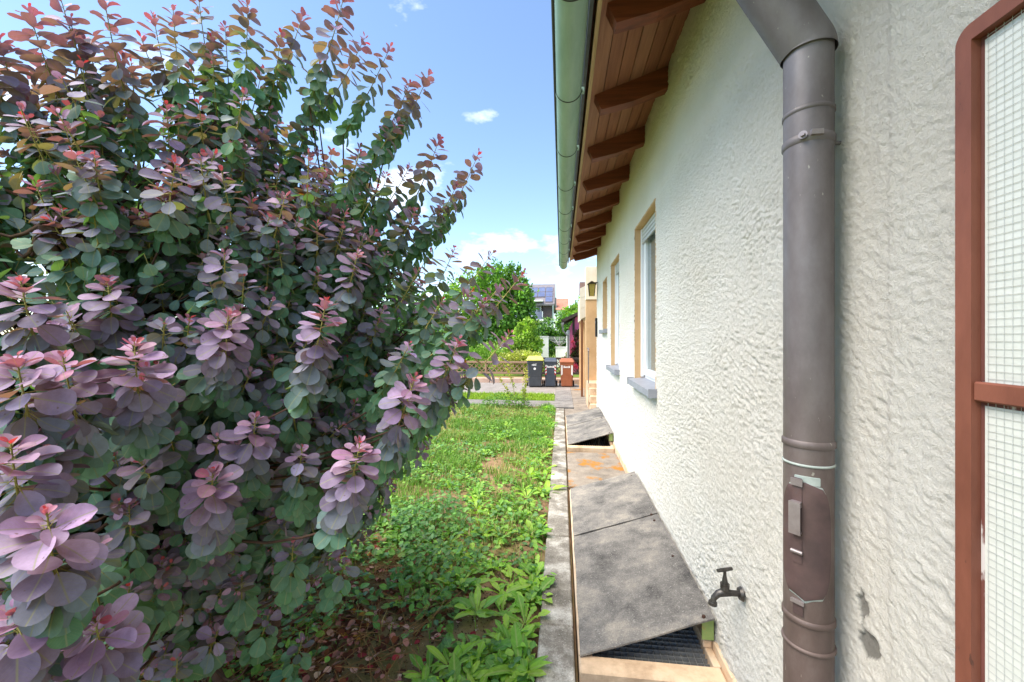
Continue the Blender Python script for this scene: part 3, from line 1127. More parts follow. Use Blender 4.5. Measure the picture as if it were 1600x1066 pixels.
# ------------------------------------------------------------------ light wells and their sloping cover panels
def light_well(ya, yb, near, label, clabel):
    """ya..yb: extent of the pit opening along the wall"""
    t = thing('light_well', (0.45, (ya + yb) / 2, 0), label, 'light well', 'light wells along the wall')
    x0, x1 = 0.088, 0.778
    MB().bbox(x0, x1, ya - 0.11, ya, -0.3, 0.042, 0.01).build('kerb', M['kerb_paint'], t)
    MB().bbox(x0, x1, yb, yb + 0.10, -0.3, 0.036, 0.01).build('kerb', M['kerb_paint'], t)
    MB().bbox(x0, x0 + 0.07, ya + 0.001, yb - 0.001, -0.3, 0.042, 0.008).build('kerb', M['kerb_paint'], t)
    p = MB()
    p.add([(x0 + .05, ya, -0.75), (0.80, ya, -0.75), (0.80, yb, -0.75), (x0 + .05, yb, -0.75)], [(0, 1, 2, 3)])
    p.add([(x0 + .06, ya, -0.75), (x0 + .06, yb, -0.75), (x0 + .06, yb, -0.29), (x0 + .06, ya, -0.29)], [(0, 1, 2, 3)])
    p.add([(x0 + .05, ya - .05, -0.75), (0.80, ya - .05, -0.75), (0.80, ya - .05, -0.29), (x0 + .05, ya - .05, -0.29)], [(0, 1, 2, 3)])
    p.add([(x0 + .05, yb + .05, -0.75), (0.80, yb + .05, -0.75), (0.80, yb + .05, -0.29), (x0 + .05, yb + .05, -0.29)], [(0, 1, 2, 3)])
    p.add([(0.79, ya, -0.75), (0.79, yb, -0.75), (0.79, yb, -0.05), (0.79, ya, -0.05)], [(0, 1, 2, 3)])
    p.build('pit', M['pit'], t)
    gz = -0.002
    if near:
        d = MB().box(x0 + 0.072, x1 - 0.035, -0.0015, 0.0015, -0.012, 0.012)
        me = bpy.data.meshes.new('bar')
        me.from_pydata(d.v, [], d.f)
        me.materials.append(M['grate'])
        yy = ya + 0.015
        k = 0
        while yy < ya + 1.1:
            o = link('bar', me, t)
            o.location = Vector((0, yy, gz)) - ROOTLOC[t.name]
            yy += 0.034
        d = MB().box(-0.0015, 0.0015, ya + 0.002, yb - 0.002, -0.012, 0.010)
        me = bpy.data.meshes.new('bar')
        me.from_pydata(d.v, [], d.f)
        me.materials.append(M['grate'])
        xx = x0 + 0.085
        while xx < x1 - 0.04:
            o = link('bar', me, t)
            o.location = Vector((xx, 0, gz)) - ROOTLOC[t.name]
            xx += 0.034
    else:
        g = MB()
        xx = x0 + 0.085
        while xx < x1 - 0.04:
            g.box(xx - .002, xx + .002, ya, yb, gz - .012, gz + .01)
            xx += 0.034
        g.build('grate', M['grate'], t)
    MB().bbox(x1 - 0.034, x1 + 0.003, ya + 0.001, yb - 0.001, -0.1, 0.04, 0.004).build('wall_ledge', M['kerb_paint'], t)

    c = thing('light_well_cover', (0.45, (ya + yb) / 2, 0.1), clabel, 'cover panel', 'covers over the light wells')
    xo, xi, zo, zi = 0.098, 0.775, 0.056, 0.232
    th = 0.009
    ym = ya + 0.06 + (yb - ya) * 0.52

    def sheet(a, b_, dz, tilt):
        q = MB()
        nx_, ny_ = 8, 14
        vs, fs = [], []
        rl = random.Random(int(a * 100))
        for j in range(ny_ + 1):
            for i in range(nx_ + 1):
                s, r = i / nx_, j / ny_
                x = xo + (xi - xo) * s
                yv = a + (b_ - a) * r + tilt * s
                if j in (0, ny_):
                    yv += rl.uniform(-0.004, 0.004)
                sag = -0.003 * math.sin(math.pi * s) * (1 - 0.3 * r)
                vs.append((x + (rl.uniform(-0.004, 0.004) if i == 0 else 0), yv, zo + (zi - zo) * s + dz + sag + 0.006 * math.sin(3.1 * r) * s))
        m1 = nx_ + 1
        top = len(vs)
        vs2 = [(x, y_, z - th) for x, y_, z in vs]
        for j in range(ny_):
            for i in range(nx_):
                k = j * m1 + i
                fs.append((k, k + 1, k + m1 + 1, k + m1))
                fs.append((top + k, top + k + m1, top + k + m1 + 1, top + k + 1))
        bd = [i for i in range(m1)] + [j * m1 + nx_ for j in range(1, ny_ + 1)] + [ny_ * m1 + i for i in range(nx_ - 1, -1, -1)] + [j * m1 for j in range(ny_ - 1, 0, -1)]
        for i in range(len(bd)):
            a_, b2 = bd[i], bd[(i + 1) % len(bd)]
            fs.append((a_, top + a_, top + b2, b2))
        q.add(vs + vs2, fs)
        return q
    s1 = sheet(ya - 0.03, ym - 0.006, 0.0, 0.10).build('panel', M['fibre'], c)
    s2 = sheet(ym + 0.006, yb + 0.04, 0.006, 0.10).build('panel', M['fibre'], c)
    for (pan, a, b_) in ((s1, ya + 0.07, ym - 0.04), (s2, ym + 0.08, yb)):
        for yv in (a + 0.02, (a + b_) / 2 + 0.05, b_ + 0.03):
            s = 0.93
            x = xo + (xi - xo) * s
            MB().tube([(x, yv, zo + (zi - zo) * s - 0.002), (x, yv, zo + (zi - zo) * s + 0.009)], [0.011, 0.008], 10).build('screw', M['screw'], pan)
    for yv in (ya + 0.10, ym + 0.1, yb + 0.02):
        q = MB()
        q.bbox(0.722, 0.782, yv, yv + 0.006, 0.095, 0.202, 0.002)
        q.box(0.774, 0.781, yv + 0.006, yv + 0.05, 0.11, 0.21)
        q.build('bracket', M['green_bracket'], c)
    q = MB().bbox(0.735, 0.778, ya + 0.12, yb - 0.02, 0.041, 0.08, 0.003)
    q.build('batten', M['kerb_paint'], c)


light_well(2.12, 4.36, True, 'near light well with orange kerb and steel grating beside the tap', 'large speckled grey cover panels leaning on wall below the tap')
light_well(6.28, 8.55, False, 'far light well with orange kerb beyond the rust-stained slab', 'smaller-looking far grey cover panels leaning on wall near the entrance')

# ------------------------------------------------------------------ entrance: lantern, handrail, letter plate
ln = thing('wall_lantern', (0.66, 9.20, 2.62), 'old brass wall lantern with yellow glass beside the entrance', 'lantern')
M['lamp_glass'] = mottled('amber_glass', S(170, 140, 60), S(200, 172, 86), 20, 0.3, 0.5)
M['brass'] = mottled('dark_brass', S(70, 60, 42), S(96, 82, 56), 20, 0.5, 0.5, 0.4)
q = MB()
cx_, cy_ = 0.67, 9.20
for (sx_, sy_) in ((-1, -1), (1, -1), (1, 1), (-1, 1)):
    q.tube([(cx_ + sx_ * 0.05, cy_ + sy_ * 0.05, 2.60), (cx_ + sx_ * 0.075, cy_ + sy_ * 0.075, 2.86)], 0.008, 6)
q.build('cage', M['brass'], ln)
q = MB()
q.add([(cx_ - .047, cy_ - .047, 2.60), (cx_ + .047, cy_ - .047, 2.60), (cx_ + .047, cy_ + .047, 2.60), (cx_ - .047, cy_ + .047, 2.60),
       (cx_ - .070, cy_ - .070, 2.86), (cx_ + .070, cy_ - .070, 2.86), (cx_ + .070, cy_ + .070, 2.86), (cx_ - .070, cy_ + .070, 2.86)],
      [(0, 3, 2, 1), (4, 5, 6, 7), (0, 1, 5, 4), (1, 2, 6, 5), (2, 3, 7, 6), (3, 0, 4, 7)])
q.build('glass', M['lamp_glass'], ln)
q = MB()
q.add([(cx_ - .10, cy_ - .10, 2.862), (cx_ + .10, cy_ - .10, 2.862), (cx_ + .10, cy_ + .10, 2.862), (cx_ - .10, cy_ + .10, 2.862), (cx_, cy_, 2.94)],
      [(3, 2, 1, 0), (0, 1, 4), (1, 2, 4), (2, 3, 4), (3, 0, 4)])
q.box(cx_, WX + 0.01, cy_ - 0.02, cy_ + 0.02, 2.885, 2.905)
q.build('cap', M['brass'], ln)
hr = thing('handrail', (0.66, 10.0, 0.0), 'thin grey steel handrail at the entrance steps', 'handrail')
q = MB()
q.tube([(0.665, 10.55, 1.42), (0.655, 10.2, 1.42), (0.645, 9.9, 1.42), (0.64, 9.86, 1.36)], 0.017, 10)
q.build('rail', M['clip'], hr)
MB().tube([(0.645, 9.93, 1.41), (0.645, 9.93, 0.58)], 0.014, 10).build('post', M['clip'], hr)
mb_ = thing('letter_box', (0.77, 9.3, 1.75), 'slim dark letter plate on the corner of the house wall', 'letter box')
MB().bbox(0.755, 0.795, 9.22, 9.38, 1.70, 2.12, 0.006).build('box', M['rubber'], mb_)
MB().box(0.750, 0.756, 9.24, 9.36, 2.0, 2.05).build('flap', M['clip'], mb_)

# ------------------------------------------------------------------ clad outbuilding beyond the entrance
ob = thing('outbuilding', (0.9, 12.6, 0), 'flat outbuilding with pale panel cladding beyond the entrance porch', 'outbuilding')
M['clad'] = mottled('pale_cladding', S(206, 192, 170), S(222, 210, 190), 3, 0.8, 0.2)
M['slate'] = mottled('slate_shingle', S(128, 102, 94), S(160, 132, 122), 14, 0.8, 0.2, bump=0.4)
MB().box(0.60, 3.0, 13.9, 14.0, 0, 2.2).build('wall', M['apricot'], ob)
MB().box(0.56, 0.62, 11.85, 11.95, 0, 2.2).build('post', M['door_wood'], ob)
MB().box(0.66, 0.80, 11.86, 11.92, 0, 2.2).build('door_frame', M['apricot'], ob)
MB().box(0.85, 3.0, 11.9, 14.0, 0, 2.2).build('side_wall', M['apricot'], ob)
for k in range(3):
    z0 = 2.205 + k * 0.30
    sl = 0.0
    q = MB()
    q.prism([(0.53, z0), (0.82, z0 + 0.14), (0.82, z0 + 0.43), (0.53, z0 + 0.29)], (0, 11.82, 0), (1, 0, 0), (0, 0, 1), (0, 1, 0), 0.05)
    q.build('cladding_panel', M['clad'], ob)
MB().box(0.56, 3.0, 11.88, 14.0, 2.206, 2.9).build('roof_block', M['clad'], ob)
q = MB().box(0.53, 0.9, 12.0, 12.4, 2.95, 3.30)
q.build('slate_upstand', M['slate'], ob)

# ------------------------------------------------------------------ wheelie bins
M['bin_dark'] = mottled('bin_plastic_anthracite', S(62, 66, 72), S(74, 78, 84), 6, 0.5, 0.4)
M['bin_navy'] = mottled('bin_plastic_slate', S(60, 68, 80), S(72, 80, 92), 6, 0.5, 0.4)
M['bin_brown'] = mottled('bin_plastic_brown', S(146, 84, 54), S(164, 98, 66), 6, 0.5, 0.4)
M['lid_yellow'] = mottled('lid_yellow', S(206, 202, 88), S(220, 214, 112), 6, 0.5, 0.4)
M['white_print'] = mottled('white_print', S(224, 224, 224), S(236, 236, 236), 9, 0.6, 0.3)
M['red_print'] = mottled('red_print', S(176, 40, 40), S(190, 52, 48), 9, 0.6, 0.3)


GLYPH = {      # strokes on a unit grid: x advance, then polylines
    'R': (0.72, [[(0, 0), (0, 1), (.5, 1), (.58, .78), (.5, .55), (0, .55)], [(.25, .55), (.6, 0)]]),
    'B': (0.72, [[(0, 0), (0, 1), (.48, 1), (.55, .78), (.45, .54), (0, .54)], [(.45, .54), (.6, .28), (.5, 0), (0, 0)]]),
    'e': (0.60, [[(0, .33), (.46, .33), (.42, .58), (.22, .66), (.02, .5), (0, .2), (.18, 0), (.44, .06)]]),
    's': (0.52, [[(.4, .6), (.12, .64), (.02, .5), (.36, .26), (.38, .08), (.2, 0), (0, .06)]]),
    't': (0.46, [[(.16, .9), (.16, .1), (.34, 0)], [(0, .64), (.34, .64)]]),
    'm': (0.92, [[(0, 0), (0, .64)], [(0, .5), (.2, .64), (.38, .55), (.38, 0)], [(.38, .5), (.58, .64), (.76, .55), (.76, 0)]]),
    'n': (0.62, [[(0, 0), (0, .64)], [(0, .5), (.26, .64), (.46, .5), (.46, 0)]]),
    'u': (0.62, [[(0, .64), (0, .14), (.18, 0), (.44, .12)], [(.46, .64), (.46, 0)]]),
    'o': (0.62, [[(.24, 0), (.03, .14), (.03, .5), (.24, .64), (.45, .5), (.45, .14), (.24, 0)]]),
    'l': (0.24, [[(.06, 0), (.06, 1)]]),
    'i': (0.24, [[(.06, 0), (.06, .64)], [(.06, .84), (.06, .94)]]),
}
DOTS = [[(.10, .80), (.10, .92)], [(.36, .80), (.36, .92)]]
GLYPH['\u00fc'] = (GLYPH['u'][0], GLYPH['u'][1] + DOTS)
GLYPH['\u00f6'] = (GLYPH['o'][0], GLYPH['o'][1] + DOTS)


def text_mesh(txt, size, mat, name, parent, loc, rot):
    """flat printed lettering from pen strokes"""
    k = size * 0.72
    pen = 0.085 * k / 0.72
    total = sum(GLYPH[c][0] for c in txt) * k
    q = MB()
    x = -total / 2
    z = 0.0
    for c in txt:
        adv, lines = GLYPH[c]
        for ln in lines:
            for (p0, p1) in zip(ln[:-1], ln[1:]):
                d = Vector((p1[0] - p0[0], p1[1] - p0[1]))
                d.normalize()
                nx_, ny_ = -d.y * pen, d.x * pen
                ex, ey = d.x * pen * 0.8, d.y * pen * 0.8
                ax, ay, bx_, by_ = x + p0[0] * k - ex, p0[1] * k - ey, x + p1[0] * k + ex, p1[1] * k + ey
                z += 0.00001
                q.add([(ax - nx_, ay - ny_, z), (bx_ - nx_, by_ - ny_, z), (bx_ + nx_, by_ + ny_, z), (ax + nx_, ay + ny_, z)], [(0, 1, 2, 3)])
        x += adv * k
    o = q.build(name, mat, parent, loc=loc)
    o.rotation_euler = rot
    return o


def wheelie(x, y, w, d, h, bm, lm, label, stickers=None, word=None, logo=False, rz=0.0):
    t = thing('wheelie_bin', (x, y, 0.0), label, 'wheelie bin', 'bins on the drive', world=False)
    t.rotation_euler.z = rz
    hb = h * 0.86
    tw = 0.80
    b = MB()
    ring_ = []
    def rect(wx, dy, z, yo=0.0, ch=0.035):
        a, e = wx / 2, dy / 2
        return [(-a + ch, -e + yo, z), (a - ch, -e + yo, z), (a, -e + ch + yo, z), (a, e - ch + yo, z), (a - ch, e + yo, z), (-a + ch, e + yo, z), (-a, e - ch + yo, z), (-a, -e + ch + yo, z)]
    levels = [rect(w * tw, d * 0.72, 0.03, 0.04), rect(w * tw * 1.02, d * 0.75, 0.06, 0.04), rect(w * (tw + 0.06), d * 0.82, hb * 0.40, 0.03), rect(w * (tw + 0.065) + 0.008, d * 0.825 + .008, hb * 0.41, 0.03),
              rect(w * 0.95, d * 0.95, hb * 0.9), rect(w, d, hb * 0.905), rect(w, d, hb)]
    vs = [p for l in levels for p in l]
    fs = [tuple(reversed(range(8)))]
    for i in range(len(levels) - 1):
        for k in range(8):
            k2 = (k + 1) % 8
            fs.append((i * 8 + k, i * 8 + k2, (i + 1) * 8 + k2, (i + 1) * 8 + k))
    n8 = (len(levels) - 1) * 8
    fs.append(tuple(range(n8, n8 + 8)))
    b.add(vs, fs)
    b.build('body', bm, t, loc=(0, 0, 0))
    l = MB()
    lv = [rect(w * 1.05, d * 1.06, hb + 0.002, -0.01), rect(w * 1.06, d * 1.07, hb + 0.035, -0.01), rect(w * 0.98, d * 0.98, hb + 0.075, 0.0), rect(w * 0.80, d * 0.72, h - 0.0, 0.05)]
    vs = [p for q_ in lv for p in q_]
    fs = [tuple(reversed(range(8)))]
    for i in range(3):
        for k in range(8):
            k2 = (k + 1) % 8
            fs.append((i * 8 + k, i * 8 + k2, (i + 1) * 8 + k2, (i + 1) * 8 + k))
    fs.append(tuple(range(24, 32)))
    l.add(vs, fs)
    lid = l.build('lid', lm, t, loc=(0, 0, 0))
    MB().tube([(-w * 0.42, d * 0.56, hb + 0.03), (w * 0.42, d * 0.56, hb + 0.03)], 0.016, 8).build('handle', bm, t, loc=(0, 0, 0))
    for s in (-1, 1):
        wx = s * (w * 0.5 - 0.005)
        MB().tube([(wx - 0.025, d * 0.36, 0.10), (wx + 0.025, d * 0.36, 0.10)], 0.10, 20).build('wheel', M['rubber'], t, loc=(0, 0, 0))
    def fy(z):           # front face y at height z
        if z < hb * 0.40:
            f_ = z / (hb * 0.40)
            return -(d * 0.75 + (d * 0.82 - d * 0.75) * f_) / 2 + 0.04 - 0.01 * f_
        f_ = (z - hb * 0.41) / (hb * 0.49)
        return -((d * 0.825 + .008) * (1 - f_) + d * 0.95 * f_) / 2 + 0.03 * (1 - f_)
    if stickers:
        for s in (-1, 1):
            for k in range(6):
                z0 = hb * 0.50 + k * 0.058
                q = MB()
                xa, xb = s * (w * 0.415), s * (w * 0.30)
                y0, y1 = fy(z0) - 0.005, fy(z0 + 0.058) - 0.005
                q.add([(xa, y0, z0 - 0.02), (xb, y0, z0 + 0.02), (xb, y1, z0 + 0.078), (xa, y1, z0 + 0.038)], [(0, 1, 2, 3)])
                q.build('warning_stripe', M['red_print'] if k % 2 == (0 if stickers == 1 else 2) else M['white_print'], t, loc=(0, 0, 0))
    tilt = math.radians(94)
    if word:
        text_mesh(word, 0.085, M['white_print'], 'lettering', t, (0, fy(hb * 0.80) - 0.006, hb * 0.795), (tilt, 0, 0))
    if logo:
        z = hb * 0.82
        text_mesh('nöml', 0.085, M['white_print'], 'lettering', t, (-0.03, fy(z) - 0.007, z), (tilt, 0, 0))
        q = MB()
        q.add([(0.02 + 0.06 * math.cos(a), fy(z + .07) - 0.007, z + 0.085 + 0.022 * math.sin(a)) for a in [k * math.pi / 8 for k in range(16)]], [tuple(range(16))])
        q.build('logo_cloud', M['white_print'], t, loc=(0, 0, 0))
        q = MB()
        zz = hb * 0.70
        q.add([(-0.01 + 0.042 * math.cos(a), fy(zz) - 0.008, zz + 0.042 * math.sin(a)) for a in [k * math.pi / 10 for k in range(20)]], [tuple(range(20))])
        q.build('round_sticker', M['white_print'], t, loc=(0, 0, 0))
    return t


wheelie(-0.905, 14.25, 0.55, 0.66, 1.06, M['bin_dark'], M['lid_yellow'], 'large anthracite wheelie bin with yellow lid, leftmost of three', logo=True, rz=0.06)
wheelie(-0.37, 14.30, 0.44, 0.52, 0.99, M['bin_navy'], M['bin_navy'], 'slate grey wheelie bin with red and white corner stripes, middle of three', stickers=1, word='Restmüll', rz=0.03)
wheelie(0.19, 14.35, 0.48, 0.54, 0.98, M['bin_brown'], M['bin_brown'], 'brown wheelie bin with pale corner stripes nearest the house', stickers=2, word='Biomüll')

# ------------------------------------------------------------------ lattice fence behind the drive
def lattice_fence(x0, x1, y, mat, label, h=0.62):
    t = thing('lattice_fence', (x0, y, 0.13), label, 'fence', 'low lattice fences', world=True)
    z0 = 0.12
    n = max(1, round((x1 - x0) / 1.9))
    for i in range(n + 1):
        x = x0 + (x1 - x0) * i / n
        MB().bbox(x - 0.04, x + 0.04, y - 0.04, y + 0.04, z0, z0 + h + 0.02, 0.008).build('post', mat, t)
    for i in range(n):
        xa = x0 + (x1 - x0) * i / n + 0.042
        xb = x0 + (x1 - x0) * (i + 1) / n - 0.042
        for z in (z0 + 0.10, z0 + h - 0.08):
            MB().bbox(xa, xb, y - 0.045, y - 0.012, z, z + 0.085, 0.006).build('rail', mat, t)
    zb_, zt_ = z0 + 0.11, z0 + h - 0.02
    hh = zt_ - zb_
    x = x0 + 0.05
    k = 0
    while x < x1 - 0.05:
        for s in (1, -1):
            xe = x + s * hh
            if x0 < xe < x1:
                q = MB()
                yo = y - 0.010 if s > 0 else y + 0.004
                q.prism([(x - 0.022, zb_), (x + 0.022, zb_), (xe + 0.022, zt_), (xe - 0.022, zt_)], (0, yo, 0), (1, 0, 0), (0, 0, 1), (0, 1, 0), 0.012)
                q.build('slat', mat, t)
        x += 0.21
    return t


lattice_fence(-7.0, -1.15, 16.7, M['fence_wood'], 'low weathered wooden lattice fence left of the bins')
M['dark_wood'] = wood('dark_fence_wood', S(50, 40, 36), S(78, 64, 58), 0, 0.8)
lattice_fence(-1.05, 0.86, 16.72, M['dark_wood'], 'dark brown lattice fence section behind the bins', 0.78)

# ------------------------------------------------------------------ leaf machinery
def leaf_template(rows):
    """rows: (s, halfwidth); returns s, t, w arrays and quad faces (left, mid, right columns)"""
    s, t, w = [], [], []
    for (a, hw) in rows:
        for c in (-1, 0, 1):
            s.append(a)
            t.append(c)
            w.append(hw)
    F = []
    for i in range(len(rows) - 1):
        for c in (0, 1):
            F.append((i * 3 + c, i * 3 + c + 1, i * 3 + 3 + c + 1, i * 3 + 3 + c))
    return np.array(s, float), np.array(t, float), np.array(w, float), np.array(F)


T_SMOKE = leaf_template([(0, 0.015), (0.12, 0.18), (0.38, 0.355), (0.66, 0.41), (0.90, 0.28), (1.0, 0.05)])
T_SMOKE_HI = leaf_template([(0, 0.015), (0.05, 0.09), (0.14, 0.195), (0.27, 0.29), (0.42, 0.37), (0.58, 0.405), (0.72, 0.40), (0.84, 0.345), (0.93, 0.245), (0.98, 0.13), (1.0, 0.03)])
T_OVAL = leaf_template([(0, 0.01), (0.15, 0.22), (0.45, 0.36), (0.75, 0.27), (1.0, 0.01)])
T_DAND = leaf_template([(0, 0.02), (0.2, 0.035), (0.3, 0.085), (0.34, 0.055), (0.44, 0.12), (0.49, 0.075), (0.6, 0.155), (0.66, 0.11), (0.78, 0.18), (0.9, 0.12), (1.0, 0.01)])
T_LANCE = leaf_template([(0, 0.02), (0.2, 0.05), (0.4, 0.11), (0.62, 0.16), (0.82, 0.12), (1.0, 0.01)])


def leaves_verts(T, P, X, Z, L, wf, droop, cup, wave=0.0):
    """vectorised leaf blades. P,X,Z (n,3); L,wf,droop,cup (n,)"""
    s, t, w, F = T
    n = len(P)
    Y = np.cross(Z, X)
    Y /= np.linalg.norm(Y, axis=1, keepdims=True) + 1e-9
    Zp = np.cross(X, Y)
    off = t[None, :] * w[None, :] * wf[:, None]
    zz = -droop[:, None] * s[None, :] ** 2 + cup[:, None] * np.abs(t)[None, :] * w[None, :]
    if np.any(wave):
        zz = zz + wave * np.sin(s * 9 + np.arange(n)[:, None] * 1.7)[...] * t[None, :] * 0.3
    V = P[:, None, :] + L[:, None, None] * (X[:, None, :] * s[None, :, None] + Y[:, None, :] * off[:, :, None] + Zp[:, None, :] * zz[:, :, None])
    uv = np.stack([np.broadcast_to(s, (n, len(s))), np.broadcast_to(t * (w / 0.4), (n, len(s)))], -1)
    return V, uv


def pack(T, V, uv, C, TR):
    s, t, w, F = T
    n, k = V.shape[:2]
    Fa = (F[None] + (np.arange(n) * k)[:, None, None]).reshape(-1, 4)
    Cc = np.repeat(C, k, axis=0)
    Tt = np.repeat(TR, k, axis=0)
    one = np.ones((len(Cc), 1))
    return V.reshape(-1, 3), Fa, np.hstack([Cc, one]), np.hstack([Tt, one]), uv.reshape(-1, 2)


def leaf_object(name, T, V, uv, C, TR, mat, parent=None, base=None):
    v, f, c, tr_, u = pack(T, V, uv, C, TR)
    o0 = np.zeros(3) if base is None else np.array(base)
    me = np_mesh(name, v - o0, f, mat, {'Col': c, 'Tr': tr_}, True, u)
    return link(name, me, parent, None if base is None else tuple(base))


def lin(*rgb):
    return np.array(S(*rgb)[:3])


def nrm(v):
    return v / (np.linalg.norm(v, axis=-1, keepdims=True) + 1e-9)


# ------------------------------------------------------------------ smoke bush
BC = np.array([-1.72, 1.90, 1.35])
AGE = np.array([0.0, 0.07, 0.22, 0.42, 0.64, 0.84, 1.0])
COL = np.stack([lin(190, 72, 86), lin(178, 132, 160), lin(172, 144, 176), lin(144, 130, 160), lin(124, 126, 146), lin(108, 134, 134), lin(96, 136, 108)])
TRN = np.stack([lin(220, 66, 56), lin(182, 82, 80), lin(160, 92, 80), lin(150, 102, 68), lin(160, 130, 64), lin(136, 156, 66), lin(122, 166, 62)])


def age_col(a):
    C = np.stack([np.interp(a, AGE, COL[:, k]) for k in range(3)], -1)
    Tt = np.stack([np.interp(a, AGE, TRN[:, k]) for k in range(3)], -1)
    return C, Tt


LP, LXd, LZd, LL, LW, LD, LC, LA, LQ = [], [], [], [], [], [], [], [], []
shoots = []          # (list of points, radii, young?)
GA = math.radians(137.5)


def shoot(tip, axis, length, n, purple, size=0.08, bend=0.15, r=None):
    r = r or rng
    n = int(n * 2.4)
    size = size * 0.70
    length = length * 0.78
    tip = np.array(tip, float)
    axis = nrm(np.array(axis, float))
    side = nrm(r.normal(size=3))
    out = nrm(np.array([tip[0] - BC[0], tip[1] - BC[1], 0.0]))
    base_dir = nrm(axis * 1.0 + out * bend)
    ph = r.uniform(0, 6.28)
    pts = []
    m_ = 9
    for k in range(m_):          # from the tip downwards
        f = k / (m_ - 1)
        pts.append(tip - axis * length * f - (base_dir - axis) * length * f * f * 0.7)
    shoots.append((np.array(pts), purple))
    ref = np.array([0.3, 0.9, 0.2])
    a1 = nrm(np.cross(axis, ref))
    a2 = np.cross(axis, a1)
    for i in range(n):
        f = (i / n) ** 1.12            # 0 tip .. 1 base; nodes crowd towards the tip
        kf = f * (m_ - 1)
        k0 = min(int(kf), m_ - 2)
        p = pts[k0] + (pts[k0 + 1] - pts[k0]) * (kf - k0)
        th = ph + i * GA
        rad = a1 * math.cos(th) + a2 * math.sin(th)
        el = math.radians(66 - 116 * min(1, f * 1.7) ** 0.60 + r.normal(0, 13))    # tip leaves point up, old ones spread and hang
        d = rad * math.cos(el) + axis * math.sin(el)
        nn = axis * math.cos(el) - rad * math.sin(el)
        if f > 0.25:                     # mature blades turn to the light
            nn = nn + np.array([-0.15, -0.15, 0.45]) * 0.3
            d = d + np.array([0, 0, -0.18]) * f
        nn = nn + out * (0.15 + 0.45 * min(1, f * 2))          # blades lean out of the crown
        nn = nn + r.normal(0, 0.30, 3)
        d = nrm(d + r.normal(0, 0.10, 3))
        L = size * (0.26 + 0.84 * min(1, f * 5.5)) * r.uniform(0.8, 1.2)
        if tip[2] > 2.1:                 # upper shoots stay leafy to the tip
            L = max(L, size * r.uniform(0.5, 0.75) * (0.6 if f < 0.04 else 1))
        if f > 0.85:
            L *= 0.9
        pet = (0.005 + 0.017 * min(1, f * 2.5))
        LP.append(p + d * pet)
        LQ.append(p)
        LXd.append(d)
        LZd.append(nrm(nn))
        LL.append(L)
        LW.append(r.uniform(0.9, 1.12) * (0.8 + 0.2 * min(1, f * 3)))
        LD.append(r.normal(0.10, 0.16))
        LC.append(r.uniform(-0.05, 0.5))
        a = f * 1.0
        a = 0.045 + a * (1.70 - 0.70 * purple) + (1 - purple) * 0.42 * min(1, f * 4)
        LA.append(np.clip(a + r.normal(0, 0.05), 0, 1))


